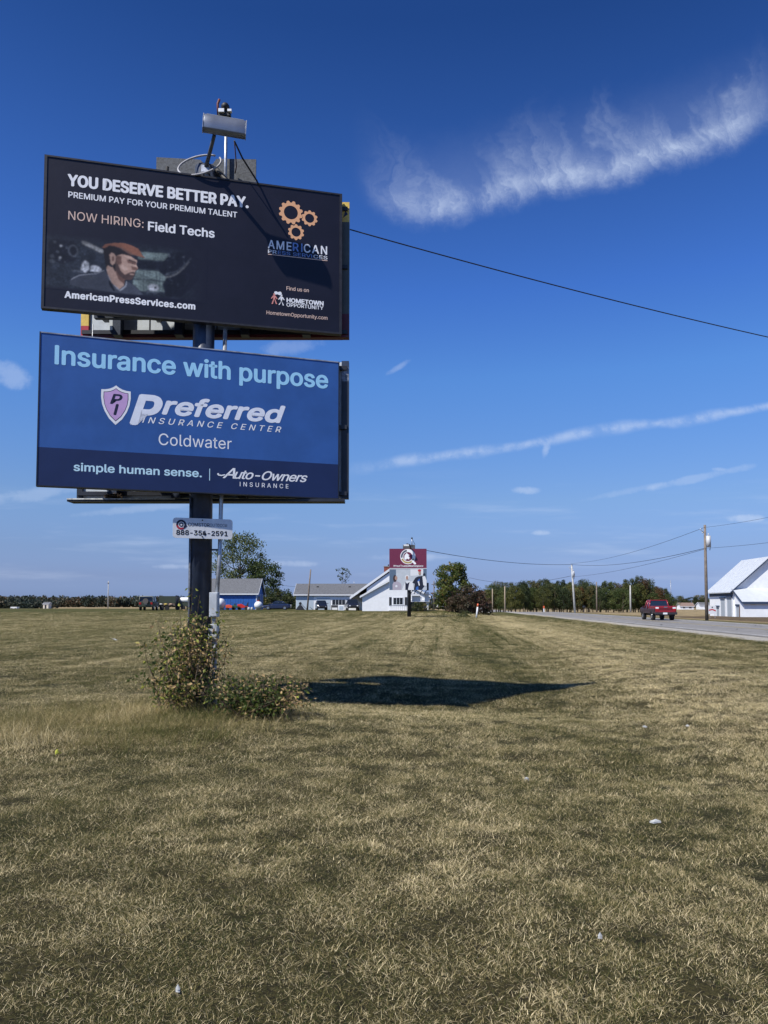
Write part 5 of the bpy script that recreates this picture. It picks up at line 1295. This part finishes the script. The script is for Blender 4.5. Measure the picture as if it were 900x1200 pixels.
for y_ in (1.1, 4.3):
    for s_ in (-1, 1):
        wl = MB().tube([(s_*.98, y_, .36), (s_*.70, y_, .36)], .37, 20).build('wheel', tyre, tk); MB().tube([(s_*.995, y_, .36), (s_*.96, y_, .36)], .2, 14).build('rim', chrome, wl)
        MB().tube([(s_*.985, y_ + .45*math.cos(t), .40 + .45*math.sin(t)) for t in np.linspace(0, 3.14, 9)], .035, 5).build('fender_flare', shut, tk)
MB().box(-.6, .6, .3, 4.9, .42, .61).build('chassis', shut, tk)
# far cars
for lb, px, Y_, rz in (('tiny grey car far off between the red shrub and the wood', 568, 180, R(90)), ('tiny white car far off left of the maple trunk', 515.5, 190, R(80))):
    vehicle('far_car', lb, 'car', (bx(px, Y_), Y_, gz(bx(px, Y_), Y_) + (.5 if px > 540 else .6)), rz, mat('silver_paint', (.35, .37, .40), .3) if px > 540 else mat('white_car_paint', (.7, .7, .7), .3), HAT, HATC, (.85, 3.4), .33, .88, group=None)

# yard things by the shed
YP = 127
tnk = thing('propane_tank', 'round white propane tank end with a red cap beside the sedan', 'tank', (bx(303, YP), YP, gz(bx(303, YP), YP)), 0, 'white propane tanks')
MB().ball((0, 0, .75), (.70, .70, .66), 18, 12).build('tank_shell', trim_w, tnk); MB().tube([(0, 0, 1.38), (0, 0, 1.58)], .14, 10).build('valve_cap', mat('cap_red', (.45, .05, .03), .5), tnk)
for x_ in (-.4, .4): box('foot', conc, tnk, x_-.1, x_+.1, -.3, .3, 0, .18)
tnk = thing('propane_tank', 'tall white tank end half hidden behind the electric box on the pole', 'tank', (bx(259, YP), YP, gz(bx(259, YP), YP)), 0, 'white propane tanks')
MB().ball((0, 0, .98), (.78, 1.3, .92), 18, 12).build('tank_shell', trim_w, tnk)
for x_ in (-.4, .4): box('foot', conc, tnk, x_-.1, x_+.1, -.3, .3, 0, .22)
mow_r = mat('mower_red', (.55, .03, .02), .35); mow_o = mat('mower_orange', (.70, .09, .03), .4); mow_g = mat('mower_green', (.03, .09, .06), .4)
def mower(label, px, m, s):
    x = bx(px, YP - 1); t = thing('riding_mower', label, 'mower', (x, YP - 1, gz(x, YP-1)), 0, 'riding mowers beside the shed')
    MB().prism([(-.75*s, .3), (.75*s, .3), (.75*s, .55), (.3*s, .62), (-.2*s, .85*s), (-.75*s, .8*s)], -.3, .3).build('hood', m, t, bevel=.03)
    MB().prism([(.25*s, .6), (.7*s, .6), (.75*s, 1.05*s), (.65*s, 1.05*s), (.55*s, .72), (.25*s, .72)], -.22, .22).build('seat', shut, t)
    MB().tube([(-.15*s, 0, .8*s), (.05*s, 0, 1.15*s)], .03, 6).build('steering_column', shut, t); MB().tube([(.05*s + .2*math.cos(a), .2*math.sin(a), 1.15*s) for a in np.linspace(0, 6.28, 12)], .02, 5).build('steering_wheel', shut, t)
    for xx, rr2 in ((-.5*s, .2), (.5*s, .28)):
        for s_ in (-1, 1): MB().tube([(xx, s_*.38, rr2), (xx, s_*.22, rr2)], rr2, 12).build('wheel', tyre, t)
mower('bright orange mower with raised handle nearest the white tank end', 270.5, mow_o, 1.0); mower('dark green mower between the orange and the red mower', 277.5, mow_g, .95); mower('red and black mower nearest the sedan', 285, mow_r, 1.15)
for lb, px, w_ in (('pale feed bag on the ground between red mower and round tank', 292, .45), ('pale bucket just left of the round white tank', 295.5, .35)):
    x = bx(px, YP - 1.5); t = MB().tube([(0, 0, 0), (0, 0, .05), (0, 0, .4), (0, 0, .46)], [w_*.5, w_*.6, w_*.5, w_*.2], 10).build('yard_bucket', lit, None, loc=(x, YP - 1.5, gz(x, YP-1.5))); tag(t, lb, 'bucket')
gr = thing('kettle_grill', 'black round kettle grill with side braces by the long house corner', 'grill', (bx(352, 125), 125, gz(bx(352, 125), 125)))
MB().ball((0, 0, 1.05), (.24, .24, .24), 12, 8).build('lid', shut, gr); MB().prism([(-.75, 0), (.75, 0), (.4, .5), (.15, .8), (-.15, .8), (-.4, .5)], -.2, .2).build('firebox', shut, gr)
MB().tube([(.2, 0, .95), (1.1, 0, .05)], .04, 6).build('brace', shut, gr); MB().tube([(1.5, 0, .5), (2.1, 0, .05)], .04, 6).build('brace', shut, gr)
wb = thing('white_bin', 'small white appliance standing between hatchback and pickup', 'bin', (bx(400, 124), 124, gz(bx(400, 124), 124))); box('body', siding_w, wb, -.5, .5, -.3, .3, 0, .85, bevel=.03); box('lid', siding_pb, wb, -.3, .3, -.34, -.305, .2, .7)
bt = thing('dark_bench', 'dark low bench under the long house windows', 'bench', (bx(388, 126), 126, gz(bx(390, 126), 126))); box('seat', shut, bt, 0, 1.2, 0, .4, .40, .48); box('backrest', shut, bt, 0, 1.2, .38, .44, .5, .8)
for x_ in (.05, 1.05): box('leg', shut, bt, x_, x_ + .1, .0, .35, 0, .39)


# ------------------------------------------------------------------ trees
bark = mat('bark', (.10, .08, .06), .9, var=.4, vscale=3, bump=.4, bscale=8)
bark_d = mat('dark_bark', (.05, .04, .035), .9, var=.4, vscale=3)
lm_green = leaf_mat('oak_leaf', [(0, (.024, .042, .012)), (.4, (.062, .092, .026)), (.7, (.13, .155, .05)), (1, (.24, .24, .08))], .3)
lm_wood = leaf_mat('woodland_leaf', [(0, (.018, .032, .012)), (.42, (.050, .072, .026)), (.72, (.11, .118, .040)), (1, (.24, .17, .06))], .25, rand=.55)
lm_yel = leaf_mat('yellowing_leaf', [(0, (.035, .045, .014)), (.5, (.10, .11, .028)), (1, (.24, .21, .05))], .3)
lm_org = leaf_mat('orange_leaf', [(0, (.03, .03, .014)), (.45, (.09, .06, .025)), (1, (.28, .11, .035))], .3)
lm_red = leaf_mat('dark_red_leaf', [(0, (.026, .030, .014)), (.45, (.075, .060, .034)), (.75, (.15, .075, .055)), (1, (.13, .14, .05))], .3)
lm_far = leaf_mat('far_leaf', [(0, (.020, .032, .022)), (.45, (.040, .055, .040)), (.75, (.075, .070, .042)), (1, (.15, .08, .045))], .2, rand=0)

def tree_meshes(seed, h, w_, n_leaf, lsz, trunk_h=.28, clumps=26, lean=0.0, crown_pow=1.0, limbs=7, shape='round', gap=.55, leafm=None, barkm=None, r0=None):
    """trunk mesh (with limbs) and crown mesh made of many leaf faces grouped in clumps"""
    rg = random.Random(seed); r = np.random.default_rng(seed)
    mb = MB(); r0 = r0 or h * .022
    mb.tube([(0, 0, -.3), (rg.gauss(0, .01)*h, 0, h*.2), (lean*h*.4 + rg.gauss(0, .015)*h, rg.gauss(0, .015)*h, h*.5), (lean*h, 0, h*.86)], [r0*1.25, r0, r0*.6, r0*.12], 8, caps=False)
    cl_ = []
    for i in range(clumps):
        t = (i + rg.random()) / clumps
        z = h * (trunk_h + (1 - trunk_h) * t)
        if shape == 'round': rad = w_ * .5 * math.sqrt(max(0.02, 1 - ((t - .42) / .62) ** 2))
        elif shape == 'cone': rad = w_ * .5 * (1 - t) ** .65 * (.75 + .25 * min(1, t * 6))
        else: rad = w_ * .5 * (1 - abs(t - .35))
        a = i * 2.4 + rg.gauss(0, .4); q = rad * rg.uniform(.45, 1.0) ** .6
        c = Vector((q*math.cos(a) + lean*z, q*math.sin(a), min(z, h*.97)))
        s = w_ * rg.uniform(.10, .19)
        cl_.append((c, s, rg.uniform(-.16, .16)))
    for i in range(limbs):
        c, s, _ = cl_[rg.randrange(len(cl_))]; z0 = min(c.z*.75, h * rg.uniform(trunk_h*.75, trunk_h + .35))
        p0 = Vector((lean*z0, 0, z0)); mid_ = p0.lerp(c, .5) + Vector((0, 0, -.04*h))
        mb.tube([p0, mid_, c], [r0*.42, r0*.26, r0*.08], 5, caps=False)
        for k in range(2):
            c2, s2, _ = cl_[rg.randrange(len(cl_))]
            if (c2 - mid_).length < w_*.45: mb.tube([mid_, mid_.lerp(c2, .5) + Vector((0, 0, .02*h)), c2], [r0*.18, r0*.12, r0*.04], 4, caps=False)
    per = n_leaf // len(cl_); C = []; tone = []
    for c, s, dt_ in cl_:
        p = r.normal(size=(per, 3)); p /= np.linalg.norm(p, axis=1)[:, None]
        p *= (r.uniform(gap*.3, 1, (per, 1)) ** .5) * np.array([s*1.25, s*1.25, s*.85]) * r.uniform(.8, 1.35, (per, 1))
        C.append(p + np.array(tuple(c))); tone.append(np.clip(r.normal(.45 + dt_, .18, per), 0, 1))
    C = np.concatenate(C); tone = np.concatenate(tone); n_ = len(C)
    A_ = r.normal(size=(n_, 3)); A_ /= np.linalg.norm(A_, axis=1)[:, None]; B_ = np.cross(A_, r.normal(size=(n_, 3))); B_ /= np.linalg.norm(B_, axis=1)[:, None]
    sz = (lsz * r.uniform(.55, 1.3, n_))[:, None]
    V = np.stack([C - A_*sz, C + B_*sz*.55, C + A_*sz, C - B_*sz*.55], 1)
    return mb.mesh('trunk', [barkm or bark]), quads_mesh('crown', V, [leafm or lm_green], tone)

def tree(name, label, x, y, tm, cm, z=None, rz=0.0, sc_=(1, 1, 1), group=None):
    t = thing(name, label, 'tree', (x, y, gz(x, y) if z is None else z), rz, group); t.scale = sc_
    link_mesh('trunk', tm, t); link_mesh('crown', cm, t)
    return t

# big tree behind the shed: a tall crown with a lower right lobe
tm, cm = tree_meshes(61, 15.2, 10.0, 8500, .20, .22, 44, limbs=24, gap=.2, leafm=lm_green)
tree('shade_tree', 'big open crowned tree behind the blue shed', bx(281, 155), 155, tm, cm, z=.4)
tm, cm = tree_meshes(62, 9.4, 8.0, 4500, .22, .30, 24, limbs=12, gap=.2, leafm=lm_green, lean=.10)
tree('shade_tree', 'lower tree leaning right beside the big tree behind the blue shed', bx(303, 152), 152, tm, cm, z=.5)
for k, (px, w_, h, Y_) in enumerate(((318, 4.2, 4.2, 146), (330, 4.5, 3.8, 148), (341, 3.6, 3.1, 146))):
    tm, cm = tree_meshes(70 + k, h, w_, 2200, .16, .05, 18, limbs=4, gap=.6, leafm=lm_wood)
    tree('garden_shrub', ('tallest rounded shrub behind the sedan roof', 'middle rounded shrub between shed and long house', 'lowest shrub touching the corner of the long house')[k], bx(px, Y_), Y_, tm, cm, z=.6, group='shrubs between shed and house')
tm, cm = tree_meshes(77, 8.4, 2.6, 260, .16, .70, 12, limbs=12, gap=.6, leafm=lm_wood, r0=.09)
tree('sparse_tree', 'nearly bare treetop poking up behind the long house roof', bx(402, 150), 150, tm, cm, z=.5)
# maple and reddish trees right of the second sign
tm, cm = tree_meshes(81, 7.4, 5.3, 9000, .17, .10, 46, limbs=10, gap=.35, shape='round', leafm=leaf_mat('maple_leaf', [(0, (.022, .042, .010)), (.45, (.065, .098, .020)), (.8, (.15, .16, .035)), (1, (.28, .16, .05))], .3))
tree('maple_tree', 'dense dark green maple right of the maroon billboard', bx(530, 122), 122, tm, cm)
for k, (px, w_, h, Y_) in enumerate(((549, 4.4, 4.1, 119), (561, 3.8, 3.3, 121), (538, 3.4, 2.4, 117))):
    tm, cm = tree_meshes(90 + k, h, w_, 3200, .15, .08, 22, limbs=6, gap=.45, leafm=lm_red)
    tree('red_shrub', ('largest dark red leaved shrub right of the maple', 'right hand red leaved shrub at the edge of the wood', 'low reddish shrub in front of the maple trunk')[k], bx(px, Y_), Y_, tm, cm, group='dark red shrubs by the maple')
# woodland on the right: individual trees from six shared shapes
pool = [tree_meshes(200 + k, 8.6, 6.6 - .4*(k % 3), 5200, .17, .20 - .05*(k % 2), 30, limbs=9, gap=.35, leafm=m_, barkm=bark) for k, m_ in enumerate((lm_wood, lm_wood, lm_wood, lm_green, lm_yel, lm_org))]
rg = random.Random(77); ends_ = []; WOOD = []
LB = {0: 'dark green tree among the close packed trees of the roadside wood', 3: 'mid green tree among the close packed trees of the roadside wood', 4: 'yellow green tree along the front edge of the roadside wood', 5: 'orange brown tree along the front edge of the roadside wood'}
def topy(px):   # height of the wood's skyline along the bearing
    pts_ = [(560, 692), (575, 690), (590, 684.5), (600, 690), (612, 683), (640, 684), (668, 683), (690, 684), (720, 687), (745, 681), (757, 681), (764, 690), (771, 686), (779, 695), (786, 702)]
    for (a, b_), (c, d) in zip(pts_, pts_[1:]):
        if a <= px <= c: return b_ + (d - b_) * (px - a) / (c - a)
    return 690
px = 568
while px < 783:
    for row in (0, 1):
        Y_ = (212 if row == 0 else 235) + rg.uniform(-5, 5); q = px + rg.uniform(-2, 2) + row * 3.5
        if q > 783: continue
        x = bx(q, Y_); z = gz(x, Y_)
        h = (zt(topy(q) + rg.uniform(-4.5, 5.0), Y_) - z) * (.90 if row == 0 else 1.0)
        k = rg.choice((0, 1, 2, 3)) if rg.random() < (.58 if row == 0 else .9) else rg.choice((4, 5, 3))
        if abs(q - 607) < 4 and row == 0: k = 4
        if abs(q - 679) < 5 and row == 0: k = 5
        if abs(q - 771) < 6: k = 5
        tm, cm = pool[k]; s = h / 8.6
        lb = LB[0 if k < 3 else k]
        if abs(q - 607) < 4 and row == 0: lb = 'bright yellow green tree standing out at the left of the wood'
        if q > 766: lb = 'rust brown tree at the right hand end of the wood'; ends_.append(1)
        wt_ = tree('woodland_tree', lb, x, Y_, tm, cm, z=z, rz=rg.uniform(0, 6.28), sc_=(rg.uniform(.50, .92), rg.uniform(.6, .95), s), group='rust brown trees ending the wood' if q > 766 else 'trees of the roadside wood')
        WOOD.append((q, row, {3: 'mid green', 4: 'yellow green', 5: 'orange brown'}.get(k, 'dark green'), wt_))
    px += 6.2
MARKS = [(560, 577, 'left of the pair of brown poles'), (577, 591.5, 'between the pair of brown poles'), (591.5, 614, 'just right of the pair of brown poles'), (614, 637, 'just left of the small marker post'), (637, 655, 'just right of the small marker post'), (655, 673.5, 'just left of the pale leaning pole'),
         (673.5, 699, 'between pale leaning and bare brown poles'), (699, 719, 'just right of the bare brown pole'), (719, 738.5, 'just left of the short pale pole'), (738.5, 753, 'just right of the short pale pole'), (753, 790, 'above the red truck')]
ORD = ['first', 'second', 'third', 'fourth', 'fifth', 'sixth', 'seventh', 'eighth']
for a_, b_, ph_ in MARKS:
    for row in (0, 1):
        here = sorted([w_ for w_ in WOOD if a_ <= w_[0] < b_ and w_[1] == row], key=lambda w_: w_[0])
        for i_, w_ in enumerate(here):
            w_[3]['label'] = ORD[i_] + (' front' if row == 0 else ' rear') + ' tree of the wood ' + ph_ + ', ' + w_[2]; w_[3]['group'] = 'trees of the roadside wood'
# far right trees
for k, (px, h, w_) in enumerate(((796, 5.6, 6), (811, 5.2, 8), (820, 6.0, 8), (827, 5.0, 7), (786, 5.0, 6), (803, 3.4, 7))):
    Y_ = 420; tm, cm = pool[k % 4]
    lb = {0: 'round tree standing alone in the gap right of the truck', 1: 'left tree of the far clump beside the transformer pole', 2: 'tallest tree of the far clump beside the transformer pole', 3: 'far tree touching the left side of the transformer pole', 4: 'far tree just right of the end of the wood', 5: 'lowest far tree behind the brown roofed farmhouse'}.get(k, 'far tree on the right beyond the fields' )
    tree('far_tree', lb, bx(px, Y_), Y_, tm, cm, rz=k, sc_=(w_/6.4, w_/6.4, h*.0 + h/8.6*1.25), z=-.7, group='far trees on the right beyond the fields')

def far_wood(name, label, px0, px1, Y_, h0, h1, seed, leafm, n_=90, per=230, z0=0.0, lsz=.75):
    r = np.random.default_rng(seed); C = []; tone = []
    for i in range(n_):
        px = px0 + (px1 - px0) * (i + r.uniform(-.5, .5)) / n_; x = bx(px, Y_); h = r.uniform(h0, h1); w_ = r.uniform(6, 11)
        p = r.normal(size=(per, 3)); p /= np.linalg.norm(p, axis=1)[:, None]; p *= r.uniform(.55, 1.0, (per, 1))
        p = p * np.array([w_*.5, w_*.6, h*.52]) + np.array([x, Y_ + r.uniform(-12, 12), z0 + h*.48])
        p = p[p[:, 2] > z0 - .2]
        C.append(p); tone.append(np.clip(r.normal(r.uniform(.25, .8), .13, len(p)), 0, 1))
    C = np.concatenate(C); tone = np.concatenate(tone); n2 = len(C)
    A_ = r.normal(size=(n2, 3)); A_ /= np.linalg.norm(A_, axis=1)[:, None]; B_ = np.cross(A_, r.normal(size=(n2, 3))); B_ /= np.linalg.norm(B_, axis=1)[:, None]
    sz = (lsz * r.uniform(.6, 1.3, n2))[:, None]
    o = link_mesh(name, quads_mesh(name, np.stack([C - A_*sz, C + B_*sz*.7, C + A_*sz, C - B_*sz*.7], 1), [leafm], tone)); tag(o, label, kind='stuff')
far_wood('distant_woods', 'long autumn tree line across the far left horizon', -60, 365, 560, 6.6, 9.0, 1, lm_far, 190)
far_wood('distant_woods', 'darker clump of trees at the left edge of the horizon', -40, 52, 330, 3.6, 5.0, 2, lm_far, 46, z0=-.3, lsz=.5)
far_wood('distant_woods', 'dark far trees glimpsed behind the maroon billboard', 478, 560, 330, 4.5, 7.0, 3, lm_far, 18, z0=-.3, lsz=.55)
far_wood('distant_woods', 'low far tree line on the right horizon', 770, 960, 900, 7, 11, 4, lm_far, 40, z0=-.7)
# weeds by the second sign
tm, cm = tree_meshes(301, .75, 1.5, 500, .08, .0, 10, limbs=3, gap=.6, leafm=lm_wood, r0=.03)
tree('weed_clump', 'dark weed clump in the grass left of the leaning marker post', bx(545, 98), 98, tm, cm)
# overgrown shrub left of the white house porch and porch bushes
for k, (px, w_, h) in enumerate(((483, 1.6, 1.3), (490, 1.8, 1.5), (497, 1.6, 1.25))):
    tm, cm = tree_meshes(310 + k, h, w_, 700, .10, .0, 10, limbs=3, gap=.6, leafm=lm_wood, r0=.03)
    tree('porch_shrub', ('left', 'middle', 'right')[k] + ' of the three dark shrubs before the porch of the white house', bx(px, 119.5), 119.5, tm, cm, group='shrubs before the porch')
